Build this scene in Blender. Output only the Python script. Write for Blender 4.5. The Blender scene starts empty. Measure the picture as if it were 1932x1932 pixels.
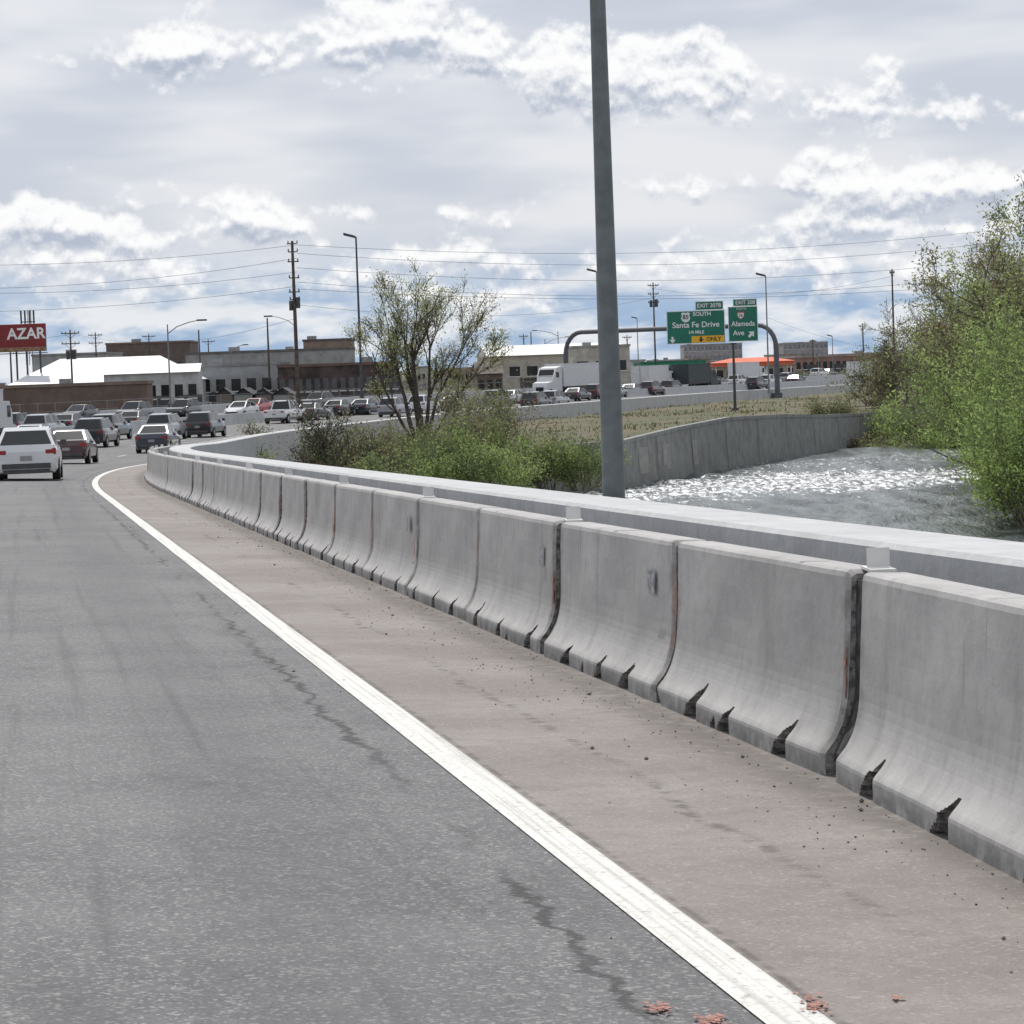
import bpy, math, random
import numpy as np
from mathutils import Vector, Matrix
rnd=random.Random(7); R=math.radians
sc=bpy.context.scene
sc.view_settings.view_transform='Standard'; sc.view_settings.look='None'; sc.view_settings.exposure=0; sc.view_settings.gamma=1
FP=5134.0
# ---------------- camera ----------------
roll=R(2.0); pitch=math.atan(275.8/FP)
Fw=Vector((0,math.cos(pitch),-math.sin(pitch))); R0=Vector((1,0,0)); U0=Vector((0,math.sin(pitch),math.cos(pitch)))
Rt=R0*math.cos(roll)-U0*math.sin(roll); Up=U0*math.cos(roll)+R0*math.sin(roll)
cam_d=bpy.data.cameras.new("camera"); cam=bpy.data.objects.new("camera",cam_d); sc.collection.objects.link(cam); sc.camera=cam
cam_d.sensor_width=36; cam_d.lens=36*FP/1932; cam_d.clip_start=0.1; cam_d.clip_end=20000
m=Matrix((Rt,Up,-Fw)).transposed().to_4x4(); cam.matrix_world=m
def ray(u,v): return Fw+Rt*((u-966)/FP)-Up*((v-966)/FP)
def pt(u,v,d): return ray(u,v)*d
# ---------------- survey functions ----------------
def plane_z(X,Y):
    k=0.0294
    return (1.35+X*Up.x+Y*Up.y-k*Y*Fw.y)/(-Up.z+k*Fw.z)
SY=[-50,60,119,150,180,215,250,300,350,450,600,1500]; SS=[-.179,-.179,-.04,.05,.14,.24,.33,.43,.5,.6,.66,.7]
_y=np.arange(-20,1501,0.5); _s=np.interp(_y,SY,SS); _x=np.concatenate([[0],np.cumsum((_s[1:]+_s[:-1])*0.25)]); _x=_x-np.interp(0,_y,_x)+1.71
def ex(Y): return np.interp(Y,_y,_x)
def es(Y): return np.interp(Y,SY,SS)
def prof(Y): return np.interp(Y,[90,119,150,180,250,300,400,600,1500],[-3.1,-3.7,-4.0,-4.2,-4.35,-4.4,-4.8,-5.6,-6])
def rp(Y,off,h=0.0):
    s=es(Y); n=math.sqrt(1+s*s); X=ex(Y)+off/n; Y2=Y-off*s/n
    t=min(1,max(0,(Y-95)/55)); t=t*t*(3-2*t)
    z=plane_z(X,Y2)*(1-t)+(prof(Y)-.02*off)*t
    return (X,Y2,z+h)
def offof(X,Y):
    Ys=Y
    for _ in range(4):
        s=es(Ys); off=((X-ex(Ys))*1+(Y-Ys)*(-s))/math.sqrt(1+s*s)
        Ys=Y+off*s/math.sqrt(1+s*s)
    return off,Ys
# ---------------- node helpers ----------------
class E:
    def __init__(s,nt,k): s.nt=nt; s.k=k
    def _m(s,op,*a):
        n=s.nt.nodes.new('ShaderNodeMath'); n.operation=op
        for i,x in enumerate((s,)+a):
            if isinstance(x,E): s.nt.links.new(x.k,n.inputs[i])
            else: n.inputs[i].default_value=x
        return E(s.nt,n.outputs[0])
    def __add__(s,o): return s._m('ADD',o)
    def __sub__(s,o): return s._m('SUBTRACT',o)
    def __mul__(s,o): return s._m('MULTIPLY',o)
    def __truediv__(s,o): return s._m('DIVIDE',o)
    def mx(s,o): return s._m('MAXIMUM',o)
    def mn(s,o): return s._m('MINIMUM',o)
    def abs(s): return s._m('ABSOLUTE')
    def ss(s,a,b):
        n=s.nt.nodes.new('ShaderNodeMapRange'); n.interpolation_type='SMOOTHSTEP'
        s.nt.links.new(s.k,n.inputs[0]); n.inputs[1].default_value=a; n.inputs[2].default_value=b; n.inputs[3].default_value=0; n.inputs[4].default_value=1
        return E(s.nt,n.outputs[0])
def noise(nt,vec,scale,detail=4,rough=.5,dist=0):
    n=nt.nodes.new('ShaderNodeTexNoise'); n.inputs['Scale'].default_value=scale; n.inputs['Detail'].default_value=detail
    n.inputs['Roughness'].default_value=rough; n.inputs['Distortion'].default_value=dist
    if vec is not None: nt.links.new(vec,n.inputs['Vector'])
    return E(nt,n.outputs['Fac'])
def comb(nt,x,y,z=0):
    n=nt.nodes.new('ShaderNodeCombineXYZ')
    for i,a in enumerate((x,y,z)):
        if isinstance(a,E): nt.links.new(a.k,n.inputs[i])
        else: n.inputs[i].default_value=a
    return n.outputs[0]
def mix(nt,f,a,b):
    n=nt.nodes.new('ShaderNodeMix'); n.data_type='RGBA'
    if isinstance(f,E): nt.links.new(f.k,n.inputs[0])
    else: n.inputs[0].default_value=f
    for i,c in ((6,a),(7,b)):
        if isinstance(c,tuple): n.inputs[i].default_value=(*c,1)
        else: nt.links.new(c,n.inputs[i])
    return n.outputs[2]
def bump(nt,h,strength=.5,dist=.02):
    n=nt.nodes.new('ShaderNodeBump'); n.inputs['Strength'].default_value=strength; n.inputs['Distance'].default_value=dist
    nt.links.new(h.k,n.inputs['Height']); return n.outputs[0]
def newmat(name):
    m=bpy.data.materials.new(name); m.use_nodes=True; nt=m.node_tree
    return m,nt,nt.nodes['Principled BSDF']
def objco(nt):
    g=nt.nodes.new('ShaderNodeNewGeometry'); return g.outputs['Position']
_mc={}
def mat(name,col,rough=.7,var=.15,scale=3.0,metal=0,bmp=0,coat=0):
    if name in _mc: return _mc[name]
    m,nt,b=newmat(name); p=objco(nt)
    c2=tuple(min(1,c*(1-var*1.6)) for c in col); c1=tuple(min(1,c*(1+var)) for c in col)
    n=noise(nt,p,scale,2,.6)
    nt.links.new(mix(nt,n.ss(.3,.7),c2,c1),b.inputs['Base Color'])
    b.inputs['Roughness'].default_value=rough; b.inputs['Metallic'].default_value=metal
    b.inputs['Coat Weight'].default_value=coat; b.inputs['Coat Roughness'].default_value=.05
    if bmp: nt.links.new(bump(nt,noise(nt,p,scale*6,2,.6),bmp,.01),b.inputs['Normal'])
    _mc[name]=m; return m
# ---------------- mesh builder ----------------
class MB:
    def __init__(s): s.v=[]; s.f=[]; s.m=[]
    def quad(s,a,b,c,d,mi=0):
        i=len(s.v); s.v+=[tuple(a),tuple(b),tuple(c),tuple(d)]; s.f.append((i,i+1,i+2,i+3)); s.m.append(mi)
    def poly(s,ps,mi=0):
        i=len(s.v); s.v+=[tuple(p) for p in ps]; s.f.append(tuple(range(i,i+len(ps)))); s.m.append(mi)
    def box(s,x0,x1,y0,y1,z0,z1,mi=0):
        i=len(s.v)
        s.v+=[(x0,y0,z0),(x1,y0,z0),(x1,y1,z0),(x0,y1,z0),(x0,y0,z1),(x1,y0,z1),(x1,y1,z1),(x0,y1,z1)]
        for q in ((3,2,1,0),(4,5,6,7),(0,1,5,4),(1,2,6,5),(2,3,7,6),(3,0,4,7)):
            s.f.append(tuple(i+k for k in q)); s.m.append(mi)
    def loft(s,rings,mi=0,cap=True,closed=True):
        base=len(s.v); n=len(rings[0])
        for r in rings: s.v+=[tuple(p) for p in r]
        for a in range(len(rings)-1):
            for k in range(n if closed else n-1):
                k2=(k+1)%n
                s.f.append((base+a*n+k,base+a*n+k2,base+(a+1)*n+k2,base+(a+1)*n+k)); s.m.append(mi)
        if cap:
            s.f.append(tuple(base+k for k in range(n))[::-1]); s.m.append(mi)
            e=base+(len(rings)-1)*n; s.f.append(tuple(e+k for k in range(n))); s.m.append(mi)
    def tube(s,pts,rad,n=8,mi=0,cap=True):
        pts=[Vector(p) for p in pts]; rings=[]
        if not hasattr(rad,'__len__'): rad=[rad]*len(pts)
        for i,p in enumerate(pts):
            d=(pts[min(i+1,len(pts)-1)]-pts[max(i-1,0)]).normalized()
            a=d.cross(Vector((0.13,1,0.07))); 
            if a.length<.15: a=d.cross(Vector((1,0,0)))
            a.normalize(); b=d.cross(a)
            rings.append([p+(a*math.cos(2*math.pi*k/n)+b*math.sin(2*math.pi*k/n))*rad[i] for k in range(n)])
        s.loft(rings,mi,cap)
def link(name,data,parent=None,loc=None,rotz=None):
    o=bpy.data.objects.new(name,data); sc.collection.objects.link(o)
    if parent: o.parent=parent
    if loc is not None: o.location=loc
    if rotz is not None: o.rotation_euler=(0,0,rotz)
    return o
def build(name,mb,mats,parent=None,loc=None,rotz=None,smooth=False,uvs=None):
    me=bpy.data.meshes.new(name); me.from_pydata(mb.v,[],mb.f)
    for m_ in (mats if isinstance(mats,(list,tuple)) else [mats]): me.materials.append(m_)
    me.polygons.foreach_set('material_index',mb.m)
    if smooth:
        me.polygons.foreach_set('use_smooth',[True]*len(mb.f))
    if uvs is not None:
        ul=me.uv_layers.new(name='UVMap'); li=np.zeros(len(me.loops),dtype=np.int32); me.loops.foreach_get('vertex_index',li)
        ul.data.foreach_set('uv',np.array(uvs,dtype=np.float32)[li].ravel())
    me.update(); return link(name,me,parent,loc,rotz)
def empty(name,loc,rotz=0):
    o=bpy.data.objects.new(name,None); sc.collection.objects.link(o); o.location=loc; o.rotation_euler=(0,0,rotz); o.empty_display_size=.3; return o
def text(name,body,size,loc,mt,parent,sx=1.0,align='CENTER',bold=0.0):
    c=bpy.data.curves.new(name,'FONT'); c.body=body; c.size=size; c.align_x=align; c.align_y='CENTER'; c.offset=bold; c.extrude=.005
    c.materials.append(mt); o=bpy.data.objects.new(name,c); sc.collection.objects.link(o); o.parent=parent
    o.location=loc; o.rotation_euler=(math.pi/2,0,0); o.scale=(sx,1,1); return o
# ---------------- world ----------------
SUN_AZ=-13.0; SUN_EL=56.0
w=bpy.data.worlds.new("World"); sc.world=w; w.use_nodes=True; nt=w.node_tree; nt.nodes.clear()
w.cycles.sampling_method='MANUAL'; w.cycles.sample_map_resolution=256
out=nt.nodes.new('ShaderNodeOutputWorld'); bg=nt.nodes.new('ShaderNodeBackground'); nt.links.new(bg.outputs[0],out.inputs[0])
sky=nt.nodes.new('ShaderNodeTexSky'); sky.sky_type='NISHITA'; sky.sun_disc=False; sky.sun_elevation=R(SUN_EL); sky.sun_rotation=R(SUN_AZ)
tc=nt.nodes.new('ShaderNodeTexCoord'); sp=nt.nodes.new('ShaderNodeSeparateXYZ'); nt.links.new(tc.outputs['Generated'],sp.inputs[0])
dx,dy,dz=[E(nt,sp.outputs[i]) for i in range(3)]
az=dx._m('ARCTAN2',dy)*57.2958; el=dz._m('ARCSINE')*57.2958
def azel(u,v):
    r=ray(u,v).normalized(); return math.degrees(math.atan2(r.x,r.y)),math.degrees(math.asin(r.z))
azn=(az+13.0)/26.0
def fcurve(P):
    n=nt.nodes.new('ShaderNodeFloatCurve'); nt.links.new(azn.k,n.inputs['Value']); c=n.mapping.curves[0]
    while len(c.points)>2: c.points.remove(c.points[1])
    P=sorted(P); c.points[0].location=(0,P[0][1]); c.points[-1].location=(1,P[-1][1])
    for x,y in P: c.points.new(x,y)
    n.mapping.update(); return E(nt,n.outputs[0])
rows=[[(-200,100,20),(150,110,0),(250,108,34),(380,95,74),(490,110,38),(640,85,84),(760,62,100),(880,85,66),(960,125,74),(1080,145,100),(1200,150,98),(1320,130,88),(1400,170,66),(1500,190,46),(1680,205,52),(1850,215,30),(2000,230,15)],
 [(-100,380,0),(700,400,0),(850,415,16),(960,400,0),(1080,345,14),(1180,350,0),(1400,350,0),(1500,350,52),(1640,350,62),(1800,350,58),(1932,345,54),(2050,345,10)],
 [(-60,430,50),(0,430,60),(100,425,64),(200,440,58),(270,462,36),(350,440,16),(470,415,58),(560,430,22),(640,480,16),(800,485,50),(900,480,34),(1000,500,0),(1350,440,0),(1450,425,40),(1560,415,58),(1680,430,40),(1800,430,18),(1950,420,24)],
 [(-60,505,38),(0,500,46),(150,490,50),(300,525,34),(500,545,20),(650,512,44),(800,560,32),(1000,545,28),(1200,505,24),(1400,500,38),(1600,505,36),(1800,520,30),(1932,490,30)]]
RC=[]
for r_ in rows:
    C_=[];H_=[]
    for u,v,h in r_:
        a,e_=azel(u,v); C_.append(((a+13)/26,e_/10)); H_.append(((a+13)/26,h/89.6/1.5))
    RC.append((fcurve(C_)*10.0,fcurve(H_)*1.5))
def dens(off,det):
    e2=el+off if off else el
    ml=None
    for c_,h_ in RC:
        l=h_-(e2-c_).abs(); ml=l if ml is None else ml.mx(l)
    n=noise(nt,comb(nt,az,e2*1.1,1.7),1.0,det,.55,.0)
    return ml.mx(-.9)*.9+(n-.5)*2.6-.04
D=dens(0,7); D2=dens(.17,5)
cov=D.ss(-.12,.36)
lit=((D-D2)*1.35+.62).ss(0.0,1.0)
st=noise(nt,comb(nt,az*.40,el*1.3,3.0),1.0,4,.55,.2)
st2=noise(nt,comb(nt,az*.14,el*.6,9.0),1.0,3,.5)
hz=(el*-1+3.2).ss(0,2.4)
veil=mix(nt,st2.ss(.35,.65),(.60,.64,.73),(.82,.83,.87))
low=mix(nt,st.ss(.40,.62),(.33,.48,.70),(.84,.87,.92))
base=mix(nt,hz,veil,low)
vm=nt.nodes.new('ShaderNodeVectorMath'); vm.operation='SCALE'; nt.links.new(sky.outputs[0],vm.inputs[0]); vm.inputs['Scale'].default_value=.08
base=mix(nt,.92,vm.outputs[0],base)
cl=mix(nt,lit,(.46,.515,.62),(1.0,1.0,1.0))
col=mix(nt,cov*.95,base,cl)
vs=nt.nodes.new('ShaderNodeVectorMath'); vs.operation='SCALE'; nt.links.new(col,vs.inputs[0]); vs.inputs['Scale'].default_value=10.0
nt.links.new(vs.outputs[0],bg.inputs[0]); bg.inputs[1].default_value=.1
sd=bpy.data.lights.new("sun",'SUN'); sd.energy=3.5; sd.angle=R(.5); sd.color=(1,.955,.89); so=bpy.data.objects.new("sun",sd); sc.collection.objects.link(so)
sdir=Vector((math.sin(R(SUN_AZ))*math.cos(R(SUN_EL)),math.cos(R(SUN_AZ))*math.cos(R(SUN_EL)),math.sin(R(SUN_EL))))
so.rotation_euler=sdir.to_track_quat('Z','Y').to_euler()
# ---------------- materials ----------------
def uvxy(nt):
    u=nt.nodes.new('ShaderNodeUVMap'); s=nt.nodes.new('ShaderNodeSeparateXYZ'); nt.links.new(u.outputs[0],s.inputs[0])
    return E(nt,s.outputs[0]),E(nt,s.outputs[1]),u.outputs[0]
def asphalt():
    m,nt,b=newmat('asphalt'); p=objco(nt); off,s,uv=uvxy(nt)
    fine=noise(nt,p,95,2,.65); mid=noise(nt,p,9,3,.6); big=noise(nt,p,.7,3,.6)
    vor=nt.nodes.new('ShaderNodeTexVoronoi'); vor.inputs['Scale'].default_value=85; nt.links.new(p,vor.inputs['Vector'])
    sepc=nt.nodes.new('ShaderNodeSeparateColor'); nt.links.new(vor.outputs['Color'],sepc.inputs[0]); vr=E(nt,sepc.outputs[0])
    lane=mix(nt,big.ss(.3,.7),(.105,.108,.116),(.158,.16,.166))
    lane=mix(nt,mid.ss(.35,.75)*.5,lane,(.17,.17,.17))
    lane=mix(nt,vr.ss(.70,1.0)*.6,lane,(.36,.35,.335))
    lane=mix(nt,fine.ss(.5,.25)*.7,lane,(.03,.03,.033))
    wp=((off+.95).abs()).ss(.45,.1)+((off+2.7).abs()).ss(.45,.1)
    lane=mix(nt,wp*.25,lane,(.08,.082,.088))
    tyre=noise(nt,comb(nt,off*7,s*.10),1.0,4,.6).ss(.52,.70); lane=mix(nt,tyre*.38,lane,(.062,.063,.067))
    spot=noise(nt,comb(nt,off*1.6,s*.8,4.0),1.0,3,.6).ss(.60,.74); lane=mix(nt,spot*.38,lane,(.055,.055,.058))
    sh=mix(nt,big.ss(.3,.7),(.205,.183,.172),(.285,.262,.247))
    sh=mix(nt,mid.ss(.35,.75)*.45,sh,(.175,.150,.138))
    sh=mix(nt,fine.ss(.5,.25)*.5,sh,(.10,.09,.083))
    sh=mix(nt,vr.ss(.82,1.0)*.4,sh,(.40,.38,.36))
    wob=(noise(nt,comb(nt,s*1.0,0.0),.6,3,.6)-.5)
    gr=((off-.62+wob*.35).abs()).ss(.05,.0)*mid.ss(.42,.62)*noise(nt,comb(nt,s,2.0),.35,2,.5).ss(.42,.58)
    sh=mix(nt,gr*.7,sh,(.08,.07,.065))
    grit=((off-1.24).abs()).ss(.28,.0)*mid.ss(.2,.55)
    sh=mix(nt,grit*.65,sh,(.10,.088,.08))
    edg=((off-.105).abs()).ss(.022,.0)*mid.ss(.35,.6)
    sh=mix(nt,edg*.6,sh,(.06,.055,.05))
    c=mix(nt,(off+wob*.03).ss(-.01,.05),lane,sh)
    w2=noise(nt,comb(nt,s*1.0,off*.6),3.2,5,.72)-.5
    amt=noise(nt,comb(nt,s,5.0),.45,2,.6).ss(.34,.56)
    ck=((off+.30+w2*.34).abs()).ss(.032,.008)*amt
    ck2=(noise(nt,p,2.3,4,.6,.4)-.5).abs().ss(.006,.0)*((off+.38).abs()).ss(.4,.1)*.5
    c=mix(nt,ck.mx(ck2)*.8,c,(.028,.028,.03))
    nt.links.new(c,b.inputs['Base Color']); b.inputs['Roughness'].default_value=.82; b.inputs['Specular IOR Level'].default_value=.35
    nt.links.new(bump(nt,fine*.6+vr*.5,.8,.006),b.inputs['Normal']); return m
def paint(name,col,dirt):
    m,nt,b=newmat(name); p=objco(nt); off,s,uv=uvxy(nt)
    n=noise(nt,p,30,3,.7); n3=noise(nt,p,3,3,.6); f=noise(nt,p,95,2,.6)
    st=(noise(nt,comb(nt,off*45,s*.4),1.0,2,.5)).ss(.48,.62)
    c=mix(nt,n3.ss(.3,.7)*.4,col,tuple(x*.75 for x in col))
    c=mix(nt,st*.4,c,dirt); c=mix(nt,n.ss(.55,.70)*.8,c,dirt); c=mix(nt,f.ss(.45,.28)*.5,c,dirt)
    nt.links.new(c,b.inputs['Base Color']); b.inputs['Roughness'].default_value=.65
    nt.links.new(bump(nt,f,.5,.004),b.inputs['Normal']); return m
def concrete(name,c1,c2,stain=.5,grime=False):
    m,nt,b=newmat(name); p=objco(nt)
    sx=nt.nodes.new('ShaderNodeSeparateXYZ'); nt.links.new(p,sx.inputs[0]); X,Y,Z=[E(nt,sx.outputs[i]) for i in range(3)]
    big=noise(nt,p,1.3,3,.6); mid=noise(nt,p,9,4,.65); fine=noise(nt,p,120,1,.6)
    dr=noise(nt,comb(nt,X*6,Y*6,Z*.55),1.0,3,.6)
    c=mix(nt,big.ss(.3,.7),c1,c2); c=mix(nt,mid.ss(.4,.7)*.35,c,tuple(x*.76 for x in c1))
    c=mix(nt,dr.ss(.52,.75)*stain,c,tuple(x*.55 for x in c1))
    if grime:
        t,hh,_=uvxy(nt)
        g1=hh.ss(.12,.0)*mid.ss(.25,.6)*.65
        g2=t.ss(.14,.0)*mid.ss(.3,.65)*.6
        g3=((hh-.33).abs()).ss(.2,.0)*big.ss(.45,.65)*.2
        g4=noise(nt,comb(nt,X*14,Y*14,Z*1.2),1.0,2,.6).ss(.66,.74)*hh.ss(.3,.8)*.5
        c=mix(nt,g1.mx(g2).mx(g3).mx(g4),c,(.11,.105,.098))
        rust=t.ss(.07,.01)*big.ss(.46,.56)*hh.ss(.2,.34)*hh.ss(.74,.5)
        c=mix(nt,rust*.55,c,(.30,.15,.09))
    c=mix(nt,fine.ss(.36,.26)*.4,c,tuple(x*.4 for x in c1))
    nt.links.new(c,b.inputs['Base Color']); b.inputs['Roughness'].default_value=.85
    nt.links.new(bump(nt,mid,.35,.010),b.inputs['Normal']); return m
M_as=asphalt(); M_wp=paint('white_paint',(.66,.66,.63),(.27,.26,.24)); M_yp=paint('yellow_paint',(.6,.4,.08),(.3,.27,.2))
M_co=concrete('barrier_concrete',(.36,.355,.35),(.435,.43,.425),.4,True); M_cb=mat('broken_and_shaded_concrete',(.26,.25,.24),.95,.4,25,bmp=.8)
M_joint=mat('dark_joint_and_gap_shade',(.045,.045,.047),.95,.4,20)  # dark colour stands for shade in barrier gaps; also river wall joints
M_pc=concrete('parapet_concrete',(.42,.43,.44),(.50,.51,.52),.25); M_rw=concrete('river_wall_concrete',(.21,.215,.21),(.29,.295,.285),.8)
M_blk=mat('rubber_black',(.02,.02,.02),.8); M_glass=mat('dark_glass',(.015,.018,.02),.06,.1); M_red=mat('tail_light_red',(.28,.012,.01),.25,.1)
M_gal=mat('galvanised_steel',(.20,.215,.225),.55,.12,5,metal=.2); M_dk=mat('dark_steel',(.055,.06,.065),.6); M_wood=mat('weathered_wood',(.10,.075,.06),.9,.3,4)
M_wht=mat('white_metal',(.75,.76,.77),.5,.05); M_hub=mat('wheel_alloy',(.28,.28,.29),.4,.1); M_chr=mat('plastic_grey',(.06,.06,.065),.5); M_lamp=mat('headlamp_lens',(.8,.8,.8),.1,.05)
M_or=mat('orange_spray_paint',(.36,.16,.10),.8,.3,20)
M_rs=mat('faded_red_spray_paint',(.34,.17,.135),.85,.3,40)
# ---------------- road ----------------
def strip(name,offs,ys,mt,h=0.0):
    mb=MB(); nO=len(offs); uvs=[]
    for y in ys:
        for o in offs: mb.v.append(rp(y,o,h)); uvs.append((o,y))
    for a in range(len(ys)-1):
        for k in range(nO-1):
            i=a*nO+k; mb.f.append((i,i+1,i+1+nO,i+nO)); mb.m.append(0)
    return build(name,mb,mt,uvs=uvs)
ys=list(np.arange(-4,260,2.0))+list(np.arange(260,620,6.0))
strip('freeway_road',[-37,-30,-24,-18,-14,-10,-7,-4,-2,0,1,2,2.5],ys,M_as)
def multi(name,rects,mt,h,stp=2.0):
    mb=MB(); uvs=[]
    for (o0,o1,y0,y1) in rects:
        n=max(1,int((y1-y0)/stp)); base=len(mb.v)
        for k in range(n+1):
            y=y0+(y1-y0)*k/n
            for o in (o0,o1): mb.v.append(rp(y,o,h)); uvs.append((o,y))
        for k in range(n):
            i=base+2*k; mb.f.append((i,i+1,i+3,i+2)); mb.m.append(0)
    return build(name,mb,mt,uvs=uvs)
multi('edge_line_marking',[(-.078,.078,-4,400)],M_wp,.005,1.0)
d=[]
for o in (-3.65,-7.3,-10.95,-22.5,-26.2,-29.9):
    y=1.0+abs(o)%2
    while y<420: d.append((o-.06,o+.06,y,y+3)); y+=12
multi('lane_dash_marking',d,M_wp,.005,3.0)
multi('median_line_marking',[(-14.7,-14.58,-4,400),(-19.6,-19.48,-4,400)],M_yp,.005)
multi('far_edge_line_marking',[(-34,-33.88,-4,400)],M_wp,.005)
for (u,v,rx,ry,nb) in ((1243,1900,.032,.05,70),(1340,1924,.042,.05,70),(1535,1893,.03,.11,80),(1690,1880,.014,.02,12)):
    r_=ray(u,v); lo,hi=1,60
    for _ in range(50):
        t=(lo+hi)/2; q=r_*t
        if q.z>plane_z(q.x,q.y)+.008: lo=t
        else: hi=t
    q=r_*t; mb=MB()
    for k_b in range(nb):
        cx_=q.x+rnd.gauss(0,rx*.5); cy_=q.y+rnd.gauss(0,ry*.5); rb=rnd.uniform(.0015,.0075); hz_=.0075+.00003*k_b; ps=[]
        for k in range(8):
            a=2*math.pi*k/8; rr=rb*rnd.uniform(.6,1.3); x=cx_+math.cos(a)*rr; y=cy_+math.sin(a)*rr*1.8; ps.append((x,y,plane_z(x,y)+hz_))
        mb.poly(ps)
    build('spray_paint_mark',mb,M_rs)
# ---------------- jersey barriers ----------------
PH=[0,.015,.03,.045,.06,.072,.085,.095,.105,.115,.125,.135,.145,.155,.165,.175,.185,.20,.22,.25,.28,.32,.38,.5,.65,.78,.80,.81]
PX=[0 if h<.08 else float(np.interp(h,[.08,.085,.10,.12,.14,.16,.18,.20,.22,.25,.28,.32,.38,.5,.65,.78,.80,.81],[0,.002,.012,.030,.045,.057,.067,.076,.083,.092,.099,.105,.110,.116,.122,.128,.134,.15])) for h in PH]
def boff(y): return 1.36-max(0,10.3-y)*.062
def barrier(k,y0,y1,gap):
    r=random.Random(100+k); near=y0<38; N=int(260 if y0<20 else 130 if near else 40)
    a=y0+gap/2; b=y1-gap/2; jo=r.uniform(-.014,.014); jo2=r.uniform(-.014,.014)
    no=[]
    for c in (.18,.5,.82):
        c+=r.uniform(-.07,.07)
        no.append((c,r.uniform(.05,.09),r.uniform(.12,.18),r.uniform(-.1,.15)))
    if r.random()<.4: no.append((r.uniform(.3,.7),.03,.06,.2))
    mb=MB(); nP=len(PH); prof2=[(PX[i],PH[i]) for i in range(nP)]+[(.30,.81),(.32,.79),(.34,.5),(.37,.28),(.44,.1),(.44,0)]
    n2=len(prof2); ins=[]; ph=r.uniform(0,99); uvs=[]
    chipc=r.uniform(.1,.9); chw=r.uniform(.008,.02); wb=[r.uniform(-.006,.006) for _ in range(N+2)]
    for j in range(N+1):
        t=j/N; y=a+(b-a)*t; row=[]; off0=boff(y)+jo+(jo2-jo)*t
        hl=0
        for (c,w_,h_,sk) in no:
            q=(t-(c-w_/2))/w_
            if 0<=q<=1:
                f=(1-q) if q>.08 else .92
                hl=max(hl,h_*(f**(.95+sk)+.05)+.006*math.sin(q*17+ph)+wb[j//2])
        endr=min(t,1-t)*(b-a); er=max(0,.03-endr)*.5; chip=.018 if abs(t-chipc)<chw else 0
        cornb=max(0,.10-(1-t)*(b-a))*.9 if k%3==0 else 0
        for i,(x,z) in enumerate(prof2):
            xx=x; flag=0
            if i<nP and z<hl-.004: xx=max(x,.085+.02*z/.15+.010*math.sin(t*300+z*60)); flag=1
            elif i<nP and z<max(0,cornb): xx=max(x,.05)
            elif i<nP: xx=x+er+.0025*math.sin(y*5+z*9)
            if i==nP-1 and chip: xx+=chip*r.uniform(.2,1)
            top=-er-(chip*r.uniform(.2,.6) if i==nP-1 else 0) if z>.79 else 0
            row.append(flag); mb.v.append(rp(y,off0+xx,z+top-(0 if z else .01))); uvs.append((min(t,1-t)*(b-a),z))
        ins.append(row)
    for j in range(N):
        for i in range(n2-1):
            p=j*n2+i; mb.f.append((p,p+n2,p+n2+1,p+1)); mb.m.append(1 if (ins[j][i]!=ins[j+1][i] or ins[j][i+1]!=ins[j+1][i+1] or (ins[j][i] and not ins[j][i+1]) or ins[j][i]) else 0)
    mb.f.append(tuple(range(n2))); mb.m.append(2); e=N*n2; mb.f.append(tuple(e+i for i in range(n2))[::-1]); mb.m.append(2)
    return build('concrete_barrier',mb,[M_co,M_cb,M_cb],uvs=uvs)  # end caps reuse the darker concrete, their shade put into the colour
jy=10.30; seg=2.94
M_tab=mat('reflector_tab',(.62,.62,.60),.4,.1); M_patch=mat('faded_sticker',(.30,.315,.33),.8,.3,25)
for k in range(-3,46):
    y0=jy+k*seg; y1=y0+seg; dark0=(k%2==0); g0=.17 if dark0 else .07; g1=.07 if dark0 else .17
    ob=barrier(k,y0+g0/2,y1-g1/2,0)
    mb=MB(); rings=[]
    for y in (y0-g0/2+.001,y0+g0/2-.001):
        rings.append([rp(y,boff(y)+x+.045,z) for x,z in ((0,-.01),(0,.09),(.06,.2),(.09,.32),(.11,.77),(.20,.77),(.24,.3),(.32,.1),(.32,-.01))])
    mb.loft(rings); build('joint_gap_shade',mb,M_joint,ob)  # inset dark block added in each gap in place of its shade
    if dark0:
        mb=MB(); p=Vector(rp(y0+.02,boff(y0)+.225,.811)); mb.box(-.045,.045,-.002,.002,.012,.088); mb.box(-.05,.05,-.11,.11,0,.011)
        build('barrier_reflector',mb,M_tab,loc=p,rotz=R(3))
        mb=MB(); o_=boff(y0)
        for za,zb_,w_ in ((.30,.40,.035),(.42,.47,.025),(.36,.52,.012)):
            mb.quad(rp(y0+.088,o_+.098,za),rp(y0+.088+w_,o_+.098,za+.02),rp(y0+.088+w_,o_+.105,zb_),rp(y0+.088,o_+.105,zb_-.02))
        build('joint_paint_mark',mb,M_or,ob)
    if k in (-1,1,2,4):
        mb=MB(); yy=y0+.12*seg; o_=boff(yy)-.016
        mb.quad(rp(yy,o_+.114,.52),rp(yy+.15,o_+.114,.52),rp(yy+.15,o_+.118,.64),rp(yy,o_+.118,.64)); build('barrier_sticker',mb,M_patch,ob)
def sweep(name,prof,y0,y1,stp,mt):
    mb=MB(); y=y0; rings=[]
    while y<=y1:
        rings.append([rp(y,o,h) for (o,h) in prof]); y+=stp if y<140 else stp*2
    mb.loft(rings); return build(name,mb,mt)
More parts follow.
